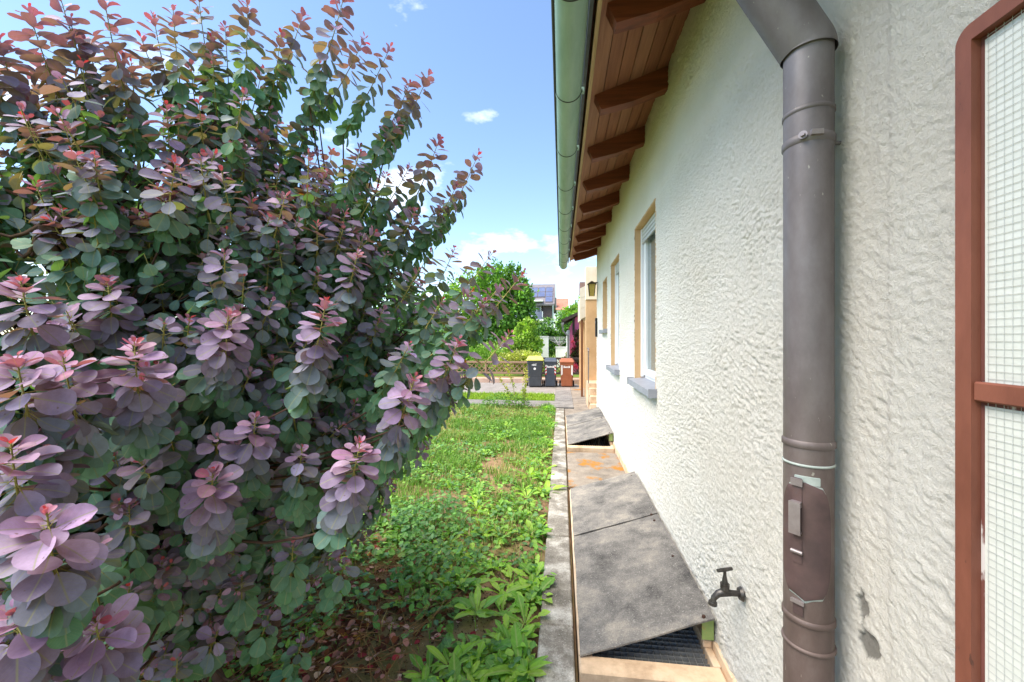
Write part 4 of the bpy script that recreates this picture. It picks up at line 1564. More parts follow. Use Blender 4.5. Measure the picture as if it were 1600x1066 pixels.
HERO = [(-0.37,1.67,1.85,0.5,20,0.5,0.5),
        (-0.49,1.65,1.81,0.35,20,0.3,0.5),
        (-0.3,1.58,1.8,0.6,18,0.45,0.5),
        (-0.49,1.85,2.07,0.35,20,0.4,0.5),
        (-0.69,1.88,2.26,0.3,20,0.4,0.5),
        (-0.62,1.74,1.96,0.3,20,0.3,0.5),
        (-0.24,1.58,1.85,0.7,18,0.5,0.5),
        (-0.53,2.05,2.44,0.3,20,0.6,0.5),
        (-0.74,1.93,2.49,0.25,20,0.4,0.5),
        (-0.98,1.9,2.59,0.15,20,0.3,0.5),
        (-1.23,1.87,2.74,0.1,20,0.4,0.5),
        (-0.41,1.46,1.51,0.4,16,0.3,0.4),
        (-0.57,1.49,1.63,0.3,18,0.25,0.4),
        (-2.03,1.37,2.75,0,22,0.8,0.5),
        (-1.97,1.22,2.71,0,22,0.9,0.5),
        (-1.87,1.54,2.88,0,22,0.7,0.5),
        (-1.66,1.66,2.89,0,22,0.5,0.5),
        (-1.41,1.79,2.93,0,22,0.4,0.5),
        (-1.97,1.48,2.9,0,22,0.8,0.55),
        (-1.55,1.73,3.1,0,22,0.5,0.55),
        (-1.25,1.86,3.24,0.1,22,0.6,0.6),
        (-1.78,1.6,3.07,0,22,0.8,0.6),
        (-1.95,1.38,3.0,0,22,0.9,0.6),
        (-1.67,1.71,3.25,0,22,0.6,0.6),
        (-0.98,1.95,3.16,0.2,22,0.8,0.6),
        (-0.77,2.02,2.96,0.3,20,0.7,0.5),
        (-1.41,1.29,1.88,0,18,0.4,0.36),
        (-1.1,1.43,1.96,0,18,0.45,0.36),
        (-1.57,1.12,2.06,0,18,0.7,0.36),
        (-1.3,1.35,1.95,0,16,0.5,0.34),
        (-1.14,0.77,1.44,0,16,0.8,0.28),
        (-1.2,1.12,1.47,0,16,0.3,0.3),
        (-0.91,1.3,0.95,0.1,14,0.1,0.28),
        (-1.16,1.37,0.78,0.1,14,0.1,0.28),
        (-1.26,1.16,0.94,0.1,14,0.15,0.28),
        (-1.24,0.96,1.1,0,14,0.2,0.28),
        (-1.1,1.63,0.36,0.3,12,0.05,0.25),
        (-1.16,0.82,0.91,0,14,0.4,0.25),
        (-1.3,1.25,0.56,0.2,12,0.05,0.25),
        (-1.17,1.52,0.54,0.2,12,0.05,0.25),
        (-1.26,1.06,0.92,0,14,0.1,0.25),
        (-0.89,1.61,0.72,0.3,12,0.05,0.25),
        (-1.48,1.38,2.53,0,18,1,0.42),
        (-1.45,1.34,2.19,0,20,0.95,0.42),
        (-1.2,1.47,2.2,0,16,0.8,0.4),
        (-1.37,1.09,1.83,0,16,0.9,0.34),
        (-1.01,1.14,1.73,0.1,16,1,0.36),
        (-0.74,1.22,1.77,0.0,22,1,0.42),
        (-0.79,1.52,1.99,0.1,18,0.8,0.4),
        (-1.09,0.93,1.64,0,18,1,0.34),
        (-1.15,0.82,1.61,0,16,0.95,0.34),
        (-0.97,1.04,1.28,0.1,18,1,0.3),
        (-0.96,1.19,1.4,0.1,14,0.9,0.3),
        (-0.56,1.09,1.36,0.2,18,1,0.34),
        (-0.46,1.25,1.53,0.25,18,0.95,0.4),
        (-0.36,1.42,1.65,0.3,18,0.9,0.45),
        (-1.04,0.66,1.45,0,16,1,0.3),
        (-0.93,0.64,1.33,0,16,0.95,0.28),
        (-0.96,0.74,1.07,0.1,16,1,0.26),
        (-1.12,0.72,1.61,0,16,0.9,0.3),
        (-1.31,0.85,1.79,0,16,0.9,0.3),
        (-1.0,0.64,1.15,0,14,0.9,0.26),
        (-1.25,1.36,0.58,0.3,12,0.55,0.26),
        (-0.85,1.26,1.29,0.1,14,0.5,0.3),
        (-1.26,1.06,1.16,0,14,0.5,0.28),
        (-1.01,1.34,1.58,0.1,16,0.5,0.36),
        (-0.73,1.62,1.78,0.2,18,0.5,0.4),
        (-1.94,1.28,2.86,0,22,0.9,0.6),
        (-1.66,1.31,2.89,0,24,0.9,0.65),
        (-1.6,1.52,3.02,0,22,0.5,0.6),
        (-1.37,1.65,3.13,0,24,0.4,0.65),
        (-1.29,1.76,3.07,0.1,22,0.5,0.6),
        (-0.99,1.79,3.27,0.1,26,0.9,0.7),
        (-0.83,1.91,3.07,0.35,20,0.6,0.62),
        (-0.67,2.03,3.01,0.3,22,0.7,0.62),
        (-0.62,2.04,2.68,0.2,22,0.8,0.6),
        (-0.44,2.16,2.65,0.3,24,0.7,0.65),
        (-0.61,2.04,2.34,0.4,20,0.5,0.55),
        (-0.31,1.88,2.06,0.5,18,0.6,0.6),
        (-0.15,1.64,1.92,0.6,20,0.6,0.6),
        (-0.18,1.44,1.67,0.8,16,0.7,0.5),
        (-0.8,1.92,2.71,0.3,18,0.5,0.5),
        (-1.9,1.38,2.9,0,20,0.7,0.6),
        (-1.83,1.59,2.97,0,20,0.6,0.6),
        (-1.61,1.72,3.05,0,20,0.4,0.6),
        (-1.17,1.87,2.99,0.1,20,0.5,0.6),
        (-1.97,1.17,2.74,0,22,0.8,0.6)]
for (x, y, z, lean, n, p, ln_) in HERO:
    out = nrm(np.array([x - BC[0], y - BC[1], 0.0]))
    ax = np.array([0, 0, 1.0]) + out * 0.18 + np.array([lean * 0.9, 0.0, 0.0]) + rng.normal(0, 0.06, 3)
    sz = 0.072 if z < 2.2 else 0.080
    if p >= 0.8 and z < 2.2:          # the showy mauve heads
        sz, n = 0.077, n + 8
    shoot((x, y, z), ax, ln_, n, p, sz)


def bush_surface(u, v_):
    """azimuth u, height param v (-1..1) -> point on the irregular dome"""
    ru = 1.10 * (1 + 0.10 * math.sin(3 * u + 1.0) + 0.06 * math.sin(5 * u))
    if v_ >= 0:
        zz = BC[2] + 1.32 * v_
        k = math.sqrt(max(0, 1 - v_ * v_)) ** 0.9
    else:
        zz = BC[2] + 1.12 * v_
        k = math.sqrt(max(0, 1 - (v_ * 0.93) ** 2)) * (1 - 0.24 * min(1, -v_ * 2.2) * max(0, math.cos(u)))
    return np.array([BC[0] + ru * k * math.cos(u), BC[1] + ru * k * math.sin(u), zz])


for i in range(1080):
    u = rng.uniform(-math.pi, math.pi)
    if rng.random() < 0.55:                    # side facing the garden path and the viewer
        u = rng.uniform(-2.2, 0.9)
    v_ = rng.uniform(-0.92, 1.0)
    P = bush_surface(u, v_)
    k = rng.uniform(0.72, 1.0)
    P = BC + (P - BC) * np.array([k, k, k])
    if P[2] < 0.28:
        P[2] = 0.28 + rng.uniform(0, 0.1)
    out = nrm(P - BC)
    if v_ > 0.45:
        P = P + np.array([0, 0, rng.uniform(0, 0.28)])
    ax = np.array([0, 0, 0.75]) + out * 0.7 + rng.normal(0, 0.18, 3)
    if v_ < -0.5:
        ax = np.array([0, 0, 0.25]) + out * 0.9 + rng.normal(0, 0.18, 3)
    if P[2] > 2.0:
        pur = rng.uniform(0.2, 0.8)
    else:
        pur = rng.choice([0.05, 0.2, 0.45, 0.75], p=[0.34, 0.3, 0.22, 0.14])
    if v_ < -0.4:
        pur = 0.05
    shoot(P, ax, rng.uniform(0.24, 0.42), int(rng.integers(10, 15)), pur, rng.uniform(0.060, 0.076))

# low leafy shoots on the side towards the viewer
for i in range(190):
    u = rng.uniform(-2.5, -0.75)
    v_ = rng.uniform(-0.95, -0.15)
    P = BC + (bush_surface(u, v_) - BC) * rng.uniform(0.85, 1.04)
    P[2] = max(P[2], 0.22 + rng.uniform(0, 0.1))
    ax = np.array([0, 0, 0.55]) + nrm(P - BC) * 0.8 + rng.normal(0, 0.18, 3)
    shoot(P, ax, rng.uniform(0.22, 0.36), int(rng.integers(10, 14)), rng.choice([0.0, 0.15, 0.5], p=[0.5, 0.3, 0.2]), rng.uniform(0.064, 0.08))

# older leaves deeper in the crown
NI = 9500
for i in range(NI):
    u = rng.uniform(-math.pi, math.pi)
    v_ = rng.uniform(-0.95, 0.92)
    P = bush_surface(u, v_)
    k = rng.uniform(0.55, 0.93)
    P = BC + (P - BC) * k
    if P[2] < 0.2:
        continue
    out = nrm(P - BC)
    d = nrm(out * 0.4 + np.array([0, 0, -0.4]) + rng.normal(0, 0.55, 3))
    nn = nrm(np.array([0, 0, 0.55]) + out * 0.9 + rng.normal(0, 0.35, 3))
    LP.append(P)
    LQ.append(P - d * 0.03)
    LXd.append(d)
    LZd.append(nn)
    LL.append(rng.uniform(0.038, 0.058))
    LW.append(rng.uniform(0.95, 1.15))
    LD.append(rng.uniform(0.0, 0.2))
    LC.append(rng.uniform(0.0, 0.25))
    LA.append(np.clip(rng.normal(0.88, 0.1), 0.55, 1))

P = np.array(LP)
Q = np.array(LQ)
X = np.array(LXd)
Zn = nrm(np.array(LZd) - X * np.sum(np.array(LZd) * X, 1, keepdims=True))
Ln = np.array(LL)
Wf = np.array(LW)
Dr = np.array(LD)
Cu = np.array(LC)
Ag = np.array(LA)
# nothing closer to the camera than an arm's length, nothing inside the path
dist = np.linalg.norm(P - np.array(CAM), axis=1)
ok = (dist > 0.55) & (P[:, 2] > 0.03)
P, Q, X, Zn, Ln, Wf, Dr, Cu, Ag = (a[ok] for a in (P, Q, X, Zn, Ln, Wf, Dr, Cu, Ag))
C, TRc = age_col(Ag)
jit = np.exp(rng.normal(0, 0.16, (len(P), 1)))
C = C * jit * np.exp(rng.normal(0, 0.05, (len(P), 3)))
TRc = TRc * np.exp(rng.normal(0, 0.12, (len(P), 1)))
yel = (rng.random(len(P)) < 0.002) & (np.linalg.norm(P - np.array(CAM), axis=1) > 1.5)                # a few turned yellow-orange
C[yel] = lin(190, 130, 40)
TRc[yel] = lin(220, 140, 30)
Vl, UVl = leaves_verts(T_SMOKE, P, X, Zn, Ln, Wf, Dr, Cu)

# the 300 that show largest
mid = P + X * Ln[:, None] * 0.5
dx = mid - np.array(CAM)
cy_, sy_ = math.cos(YAW), math.sin(YAW)
xc = dx[:, 0] * cy_ + dx[:, 1] * sy_
yc = -dx[:, 0] * sy_ + dx[:, 1] * cy_
pxx = 800 + 640 * xc / np.maximum(yc, 0.01)
pyy = 533 - 640 * dx[:, 2] / np.maximum(yc, 0.01)
inf = (yc > 0.2) & (pxx > 5) & (pxx < 1590) & (pyy > 5) & (pyy < 1060)
face = np.abs(np.sum(Zn * nrm(dx), 1))
area = (Ln / np.maximum(yc, 0.1)) ** 2 * face * inf
best = {}
for i in np.argsort(yc):
    if not inf[i]:
        continue
    key = (int(pxx[i] // 20), int(pyy[i] // 20))
    if key not in best:
        best[key] = i
cand = sorted(best.values(), key=lambda i: -area[i])[:300]
sel = np.zeros(len(P), bool)
sel[cand] = True

bush = thing('smoke_bush', (BC[0], BC[1], 0), 'large purple and green smoke bush filling the left side', 'shrub')
Lo = ROOTLOC[bush.name]
LoA = np.array(Lo)
for i in cand:
    one_ = slice(i, i + 1)
    v1, u1 = leaves_verts(T_SMOKE_HI, P[one_], X[one_], Zn[one_], Ln[one_], Wf[one_], Dr[one_], Cu[one_])
    v, f, c, t_, u = pack(T_SMOKE_HI, v1, u1, C[one_], TRc[one_])
    me = np_mesh('leaf', v - P[i], f, M['smoke_leaf'], {'Col': c, 'Tr': t_}, True, u)
    link('leaf', me, bush, tuple(P[i] - LoA))
rest = ~sel
nearl = rest & (yc < 1.25) & (yc > 0.1)          # finer outlines close by
farl = rest & ~nearl
Vn, Un = leaves_verts(T_SMOKE_HI, P[nearl], X[nearl], Zn[nearl], Ln[nearl], Wf[nearl], Dr[nearl], Cu[nearl])
pk1 = pack(T_SMOKE_HI, Vn, Un, C[nearl], TRc[nearl])
pk2 = pack(T_SMOKE, Vl[farl], UVl[farl], C[farl], TRc[farl])
me = np_mesh('foliage', np.concatenate([pk1[0], pk2[0]]), np.concatenate([pk1[1], pk2[1] + len(pk1[0])]), M['smoke_leaf'],
             {'Col': np.concatenate([pk1[2], pk2[2]]), 'Tr': np.concatenate([pk1[3], pk2[3]])}, True, np.concatenate([pk1[4], pk2[4]]))
tag(link('foliage', me, bush), kind='stuff')

# leaf stalks: thin three-sided prisms, one joined part
def sticks(A, B, ra, rb, mat, name, parent):
    d = nrm(B - A)
    ref = np.tile(np.array([[0.31, 0.17, 0.93]]), (len(A), 1))
    a = nrm(np.cross(d, ref))
    b_ = np.cross(d, a)
    vs = []
    for (Pp, r) in ((A, ra), (B, rb)):
        for k in range(3):
            th = 2 * math.pi * k / 3
            vs.append(Pp + (a * math.cos(th) + b_ * math.sin(th)) * np.reshape(r, (-1, 1)))
    V = np.stack(vs, 1)
    Fq = np.array([(0, 1, 4, 3), (1, 2, 5, 4), (2, 0, 3, 5)])
    Fa = (Fq[None] + (np.arange(len(A)) * 6)[:, None, None]).reshape(-1, 4)
    return link(name, np_mesh(name, V.reshape(-1, 3), Fa, mat, smooth=True), parent)


sk = (yc < 1.9) & (Ag < 0.95)
tag(sticks(Q[sk], (P + X * Ln[:, None] * 0.12)[sk], np.full(sk.sum(), 0.0012), np.full(sk.sum(), 0.0010), M['stem_green'], 'leaf_stalks', bush), kind='stuff')
# shoot axes
A_, B_, ra_, rb_ = [], [], [], []
for pts, pur in shoots:
    for k in range(len(pts) - 1):
        A_.append(pts[k])
        B_.append(pts[k + 1])
        ra_.append(0.0016 + 0.0022 * k / 8)
        rb_.append(0.0016 + 0.0022 * (k + 1) / 8)
tag(sticks(np.array(A_), np.array(B_), np.array(ra_), np.array(rb_), M['stem_green'], 'young_shoots', bush), kind='stuff')
# main stems from the crown base, and branchlets that carry the shoots
roots = []
stem_pts = []
for k in range(13):
    a = rng.uniform(0, 6.28)
    r0 = rng.uniform(0.03, 0.28)
    base = np.array([BC[0] + r0 * math.cos(a), BC[1] + r0 * math.sin(a), -0.03])
    a2 = a + rng.uniform(-0.5, 0.5)
    top = np.array([BC[0] + rng.uniform(0.35, 0.85) * math.cos(a2), BC[1] + rng.uniform(0.35, 0.85) * math.sin(a2), rng.uniform(1.5, 2.2)])
    pts = []
    for j in range(9):
        f = j / 8
        q_ = base * (1 - f) + top * f
        q_[0] += -0.12 * math.sin(f * math.pi) * math.cos(a2) + rng.normal(0, 0.012)
        q_[1] += -0.12 * math.sin(f * math.pi) * math.sin(a2) + rng.normal(0, 0.012)
        pts.append(q_)
    stem_pts.append(np.array(pts))
    MB().tube([tuple(p) for p in pts], [0.020 * (1 - 0.7 * j / 8) + 0.004 for j in range(9)], 8).build('stem', M['stem_brown'], bush)
allst = np.concatenate(stem_pts)
A_, B_, ra_, rb_ = [], [], [], []
for pts, pur in shoots:
    e = pts[-1]
    cand_ = allst[allst[:, 2] < e[2] - 0.02]
    if len(cand_) == 0:
        cand_ = allst
    j = np.argmin(np.sum((cand_ - e) ** 2, 1) + 0.3 * (cand_[:, 2] - (e[2] - 0.4)) ** 2)
    s0 = cand_[j]
    prev = e
    for k in range(1, 7):
        f = k / 6
        q_ = e * (1 - f) + s0 * f + np.array([0, 0, -0.10 * math.sin(f * math.pi)])
        A_.append(prev)
        B_.append(q_)
        ra_.append(0.0036 + 0.004 * (k - 1) / 6)
        rb_.append(0.0036 + 0.004 * k / 6)
        prev = q_
tag(sticks(np.array(A_), np.array(B_), np.array(ra_), np.array(rb_), M['stem_brown'], 'branchlets', bush), kind='stuff')

# dry stalks and litter beneath
A_, B_ = [], []
for i in range(900):
    x, y = rng.uniform(-2.6, -0.75), rng.uniform(1.2, 3.2)
    z = float(soil_h(np.array(x), np.array(y))) + rng.uniform(0.004, 0.05)
    a = rng.uniform(0, 6.28)
    l = rng.uniform(0.08, 0.32)
    A_.append((x, y, z))
    B_.append((x + l * math.cos(a), y + l * math.sin(a), z + rng.uniform(-0.01, 0.10)))
A_, B_ = np.array(A_), np.array(B_)
tag(sticks(A_, B_, np.full(len(A_), 0.0022), np.full(len(A_), 0.0014), M['dry_twig'], 'dry_stalks', None), 'dry brown stalks lying under the smoke bush', 'twigs', kind='stuff')

n = 7000
x = rng.uniform(-2.8, -0.45, n)
y = rng.uniform(1.0, 3.6, n)
wgt = np.exp(-((x + 1.35) / 0.62) ** 2 - ((y - 2.2) / 0.8) ** 2)
k = rng.random(n) < wgt
x, y = x[k], y[k]
n = len(x)
Pf = np.stack([x, y, soil_h(x, y) + rng.uniform(0.006, 0.02, n)], -1)
a = rng.uniform(0, 6.28, n)
Xf = nrm(np.stack([np.cos(a), np.sin(a), rng.normal(0, 0.15, n)], -1))
Zf = nrm(np.stack([rng.normal(0, 0.3, n), rng.normal(0, 0.3, n), np.ones(n)], -1))
pal = np.stack([lin(186, 130, 118), lin(206, 164, 150), lin(150, 54, 60), lin(120, 72, 48), lin(92, 56, 40), lin(214, 186, 160), lin(190, 140, 60)])
Cf = pal[rng.choice(7, n, p=[0.12, 0.07, 0.07, 0.32, 0.36, 0.03, 0.03])] * np.exp(rng.normal(0, 0.15, (n, 1)))
Vf, Uf = leaves_verts(T_SMOKE, Pf, Xf, Zf, rng.uniform(0.025, 0.05, n), np.full(n, 0.9), rng.uniform(-0.3, 0.3, n), rng.uniform(0, 0.6, n))
fo = leaf_object('fallen_leaves', T_SMOKE, Vf, Uf, Cf, Cf, M['fallen'])
tag(fo, 'dry pink and brown fallen leaves on bare soil under the bush', 'fallen leaves', kind='stuff')

# ------------------------------------------------------------------ lawn: grass, low ground cover, dandelions
def bare(x, y):
    """1 where the soil stays open"""
    b1 = np.exp(-(((x + 0.36) / 0.16) ** 2 + ((y - 2.75) / 0.42) ** 2))
    b2 = np.exp(-(((x + 0.95) / 0.42) ** 2 + ((y - 2.15) / 0.45) ** 2))
    b3 = np.exp(-(((x + 0.95) / 0.35) ** 2 + ((y - 5.0) / 0.7) ** 2)) * 0.7
    b4 = np.exp(-(((x + 0.2) / 0.10) ** 2 + ((y - 4.1) / 0.3) ** 2)) * 0.8
    b5 = (fbm(x * 2.2 + 4, y * 2.2, 3, 15) > 0.52) * 0.6
    return np.clip(b1 + b2 + b3 + b4 + b5 * 0.8, 0, 1)


def grass(name, n, region, hmin, hmax, cols, label, zfun, dens=None, width=0.0024):
    x = rng.uniform(region[0], region[1], n)
    y = rng.uniform(region[2], region[3], n)
    if dens is not None:
        k = rng.random(n) < dens(x, y)
        x, y = x[k], y[k]
    n = len(x)
    z = zfun(x, y)
    h = rng.uniform(hmin, hmax, n) * (0.7 + 0.6 * fbm(x * 3, y * 3, 2, 25))
    a = rng.uniform(0, 6.28, n)
    l = rng.uniform(0.1, 0.7, n)
    d = np.stack([np.cos(a), np.sin(a), np.zeros(n)], -1)
    sdv = np.stack([-np.sin(a), np.cos(a), np.zeros(n)], -1)
    wd = width * (1 + 0.10 * y) * rng.uniform(0.7, 1.4, n)
    P0 = np.stack([x, y, z], -1)
    up = np.array([0, 0, 1.0])
    p1 = P0 + d * (h * l * 0.3)[:, None] + up * (h * 0.55)[:, None]
    p2 = P0 + d * (h * l)[:, None] + up * (h * (1 - 0.25 * l))[:, None]
    V = np.stack([P0 - sdv * wd[:, None], P0 + sdv * wd[:, None], p1 + sdv * wd[:, None] * 0.8, p1 - sdv * wd[:, None] * 0.8, p2 + sdv * wd[:, None] * .15, p2 - sdv * wd[:, None] * .15], 1)
    Fq = np.array([(0, 1, 2, 3), (3, 2, 4, 5)])
    Fa = (Fq[None] + (np.arange(n) * 6)[:, None, None]).reshape(-1, 4)
    dryp = np.clip((fbm(x * 1.7 + 3, y * 1.7, 3, 47) - 0.42) * 5, 0, 0.9)
    pick = np.where(rng.random(n) < dryp, len(cols) - 1 - rng.integers(0, 2, n), rng.integers(0, len(cols) - 1, n))
    cc = cols[pick] * np.exp(rng.normal(0, 0.2, (n, 1)))
    Cc = np.hstack([np.repeat(cc, 6, 0), np.ones((n * 6, 1))])
    me = np_mesh(name, V.reshape(-1, 3), Fa, M['plain_leaf'], {'Col': Cc, 'Tr': Cc * np.array([1.2, 1.25, 0.6, 1])})
    return tag(link(name, me), label, 'grass', kind='stuff')


gcol = np.stack([lin(104, 148, 58), lin(122, 166, 66), lin(88, 130, 52), lin(138, 164, 84), lin(184, 168, 118)])


def lawn_d(x, y):
    clump = np.clip((fbm(x * 3.1 + 2, y * 3.1, 3, 53) - 0.33) * 4.5, 0.12, 1)
    return clump * np.clip((y - 2.6) / 2.2, 0.10, 1) * (1 - 0.9 * bare(x, y)) * np.clip((-0.14 - x) / 0.12, 0.2, 1)


grass('lawn_grass', 120000, (-3.2, -0.135, 2.0, 9.95), 0.04, 0.14, gcol, 'short patchy green lawn grass between the bush and edging', soil_h, lawn_d)
flat = lambda x, y: np.zeros_like(x) - 0.03
grass('verge_grass', 9000, (-6.5, -0.22, 11.0, 12.36), 0.04, 0.13, np.stack([lin(136, 166, 50), lin(152, 180, 62), lin(120, 150, 48)]), 'bright green grass strip between path and drive', flat, None, 0.004)

# low broad-leaved ground cover, thicker near the viewer
n = 26000
x = rng.uniform(-2.4, -0.14, n)
y = rng.uniform(1.2, 9.9, n)
cl_ = fbm(x * 2.6, y * 2.6, 3, 19)
dn = np.clip((cl_ - 0.33) * 7, 0, 1) * (1 - bare(x, y)) * np.where(y < 5.2, 1.0, 0.55)
k = rng.random(n) < dn
x, y = x[k], y[k]
n = len(x)
hh = rng.uniform(0.015, 0.085, n) * (0.6 + fbm(x * 4, y * 4, 2, 29))
Pg = np.stack([x, y, soil_h(x, y) + hh], -1)
a = rng.uniform(0, 6.28, n)
Xg = nrm(np.stack([np.cos(a), np.sin(a), rng.normal(-0.05, 0.22, n)], -1))
Zg_ = nrm(np.stack([rng.normal(0, 0.35, n), rng.normal(0, 0.35, n), np.ones(n)], -1))
gp = np.stack([lin(96, 146, 62), lin(116, 166, 68), lin(138, 184, 74), lin(88, 136, 78)])
Cg = gp[rng.integers(0, 4, n)] * np.exp(rng.normal(0, 0.18, (n, 1)))
Vg, Ug = leaves_verts(T_OVAL, Pg, Xg, Zg_, rng.uniform(0.022, 0.065, n), rng.uniform(0.7, 1.2, n), rng.uniform(0, 0.3, n), rng.uniform(0, 0.4, n))
gc = leaf_object('ground_cover', T_OVAL, Vg, Ug, Cg, Cg * np.array([1.25, 1.3, 0.6]), M['weed_leaf'])
tag(gc, 'low broad-leaved green ground cover across the bed beside the bush', 'ground cover', kind='stuff')
# ivy fringe at the foot of the bush
n = 2600
u = rng.uniform(-1.6, 1.2, n)
rr_ = rng.uniform(0.55, 1.15, n)
x = BC[0] + rr_ * np.cos(u) * 1.05
y = BC[1] + 0.75 + rr_ * np.sin(u) * 1.5
k = (x < -0.62) & (rng.random(n) < 0.8 * np.clip((y - 2.2) / 0.8, 0, 1))
x, y = x[k], y[k]
n = len(x)
Pg = np.stack([x, y, soil_h(x, y) + rng.uniform(0.02, 0.16, n)], -1)
a = rng.uniform(0, 6.28, n)
Xg = nrm(np.stack([np.cos(a), np.sin(a), rng.normal(-0.2, 0.25, n)], -1))
Zg_ = nrm(np.stack([rng.normal(0.2, 0.35, n), rng.normal(-0.2, 0.35, n), np.ones(n)], -1))
gp = np.stack([lin(84, 138, 68), lin(108, 162, 74), lin(74, 122, 66)])
Cg = gp[rng.integers(0, 3, n)] * np.exp(rng.normal(0, 0.18, (n, 1)))
Vg, Ug = leaves_verts(T_OVAL, Pg, Xg, Zg_, rng.uniform(0.03, 0.06, n), rng.uniform(0.8, 1.0, n), rng.uniform(0, 0.3, n), rng.uniform(0, 0.4, n))
gc = leaf_object('ivy_cover', T_OVAL, Vg, Ug, Cg, Cg * np.array([1.2, 1.3, 0.6]), M['weed_leaf'])
tag(gc, 'darker leafy ivy creeping at the foot of the smoke bush', 'ivy', kind='stuff')

# soil crumbs and pebbles
n = 14000
x = rng.uniform(-1.9, -0.15, n)
y = rng.uniform(1.3, 5.0, n)
k = rng.random(n) < (0.15 + bare(x, y)) * np.clip(1.5 - y / 4, 0.15, 1)
x, y = x[k], y[k]
n = len(x)
r_ = rng.uniform(0.002, 0.007, n) * rng.uniform(0.6, 1.3, n)
oc = np.array([(1, 0, 0), (-1, 0, 0), (0, 1, 0), (0, -1, 0), (0, 0, 1), (0, 0, -1)], float)
Pc = np.stack([x, y, soil_h(x, y) + r_ * 0.3], -1)
V = Pc[:, None, :] + oc[None] * r_[:, None, None] * rng.uniform(0.6, 1.3, (n, 6, 1))
Ft = np.array([(0, 2, 4), (2, 1, 4), (1, 3, 4), (3, 0, 4), (2, 0, 5), (1, 2, 5), (3, 1, 5), (0, 3, 5)])
Fa = (Ft[None] + (np.arange(n) * 6)[:, None, None]).reshape(-1, 3)
pc = np.stack([lin(96, 76, 58), lin(74, 58, 44), lin(140, 126, 110), lin(186, 178, 166)])[rng.choice(4, n, p=[.42, .38, .12, .08])]
Cc = np.hstack([np.repeat(pc, 6, 0), np.ones((n * 6, 1))])
tag(link('soil_crumbs', np_mesh('soil_crumbs', V.reshape(-1, 3), Fa, M['fallen'], {'Col': Cc, 'Tr': Cc})), 'loose soil crumbs and small pebbles on the bed', 'soil', kind='stuff')


def dandelion(x, y, r, n, T, label, group, parts=True, upright=0.5, cols=(lin(142, 192, 58), lin(164, 206, 72), lin(118, 174, 58)), cat='weed', name='dandelion'):
    z = float(soil_h(np.array(x), np.array(y)))
    th = rng.uniform(0, 6.28) + np.arange(n) * GA
    el = np.radians(rng.uniform(8, 30, n) + upright * rng.uniform(10, 45, n))
    d = np.stack([np.cos(th) * np.cos(el), np.sin(th) * np.cos(el), np.sin(el)], -1)
    nn = np.stack([-np.cos(th) * np.sin(el), -np.sin(th) * np.sin(el), np.cos(el)], -1) + rng.normal(0, 0.15, (n, 3))
    L = r * rng.uniform(0.6, 1.15, n)
    Pp = np.stack([x + 0.008 * np.cos(th), y + 0.008 * np.sin(th), np.full(n, z + 0.005)], -1)
    cc = np.stack(cols)[rng.integers(0, len(cols), n)] * np.exp(rng.normal(0, 0.13, (n, 1)))
    Vd, Ud = leaves_verts(T, Pp, d, nn, L, rng.uniform(0.85, 1.2, n), rng.uniform(0.15, 0.55, n), rng.uniform(0.1, 0.5, n), 0.12)
    tcol = cc * np.array([1.25, 1.25, 0.55])
    if parts:
        t = thing(name, (x, y, z), label, cat, group)
        for i in range(n):
            leaf_object('leaf', T, Vd[i:i + 1], Ud[i:i + 1], cc[i:i + 1], tcol[i:i + 1], M['weed_leaf'], t)
    else:
        o = leaf_object(name, T, Vd, Ud, cc, tcol, M['weed_leaf'], None, (x, y, z))
        tag(o, label, cat, group)


GD = 'weed rosettes in the bed'
spec = [(-0.20, 2.02, 0.19, 15, T_LANCE, 'big bright green weed rosette at the edging in the lower frame'),
        (-0.17, 2.62, 0.17, 13, T_DAND, 'dense toothed dandelion rosette leaning over the edging'),
        (-0.30, 2.22, 0.14, 10, T_DAND, 'toothed dandelion beside the bare soil patch'),
        (-0.50, 2.42, 0.16, 9, T_LANCE, 'upright broad-leaved weed left of the bare soil patch'),
        (-0.16, 4.45, 0.20, 14, T_LANCE, 'bright weed tuft spilling across the concrete edging')]
for (x, y, r, n, T, lb) in spec:
    dandelion(x, y, r, n, T, lb, GD, True, 0.7)
lab_near = 'low green weed rosette in the near part of the bed'
pts_ = []
tries = 0
while len(pts_) < 75 and tries < 4000:
    tries += 1
    x, y = rng.uniform(-1.0, -0.15), rng.uniform(1.55, 4.2)
    if bare(np.array(x), np.array(y)) > 0.45 and rng.random() < 0.9:
        continue
    if x < -0.75 and y < 2.4:
        continue
    if all((x - a_) ** 2 + (y - b_) ** 2 > 0.085 ** 2 for a_, b_ in pts_):
        pts_.append((x, y))
def zone(x, y):
    side_ = 'close to the concrete edging' if x > -0.36 else ('in the middle of the bed' if x > -0.65 else 'on the bush side of the bed')
    dep_ = 'lowest in the picture' if y < 2.1 else ('in the foreground' if y < 3.0 else 'further back')
    return side_ + ', ' + dep_


for (x, y) in pts_:
    tt = rng.random() < 0.45
    dandelion(x, y, rng.uniform(0.09, 0.16), int(rng.integers(7, 12)), T_DAND if tt else T_LANCE,
              ('toothed dandelion rosette ' if tt else 'smooth-leaved green weed rosette ') + zone(x, y), GD, True, 0.6)
for i in range(60):
    x, y = rng.uniform(-1.3, -0.16), rng.uniform(4.0, 9.7)
    if rng.random() < 0.5:
        x = rng.uniform(-0.45, -0.15)
    lb = 'small weed rosette in the lawn ' + ('along the edging' if x > -0.4 else 'away from the edging') + (', nearer than the second window' if y < 6 else (', level with the far cover' if y < 8.2 else ', close to the path'))
    dandelion(x, y, rng.uniform(0.10, 0.18), int(rng.integers(8, 13)), T_LANCE, lb, 'weed rosettes in the lawn', False, 0.6)

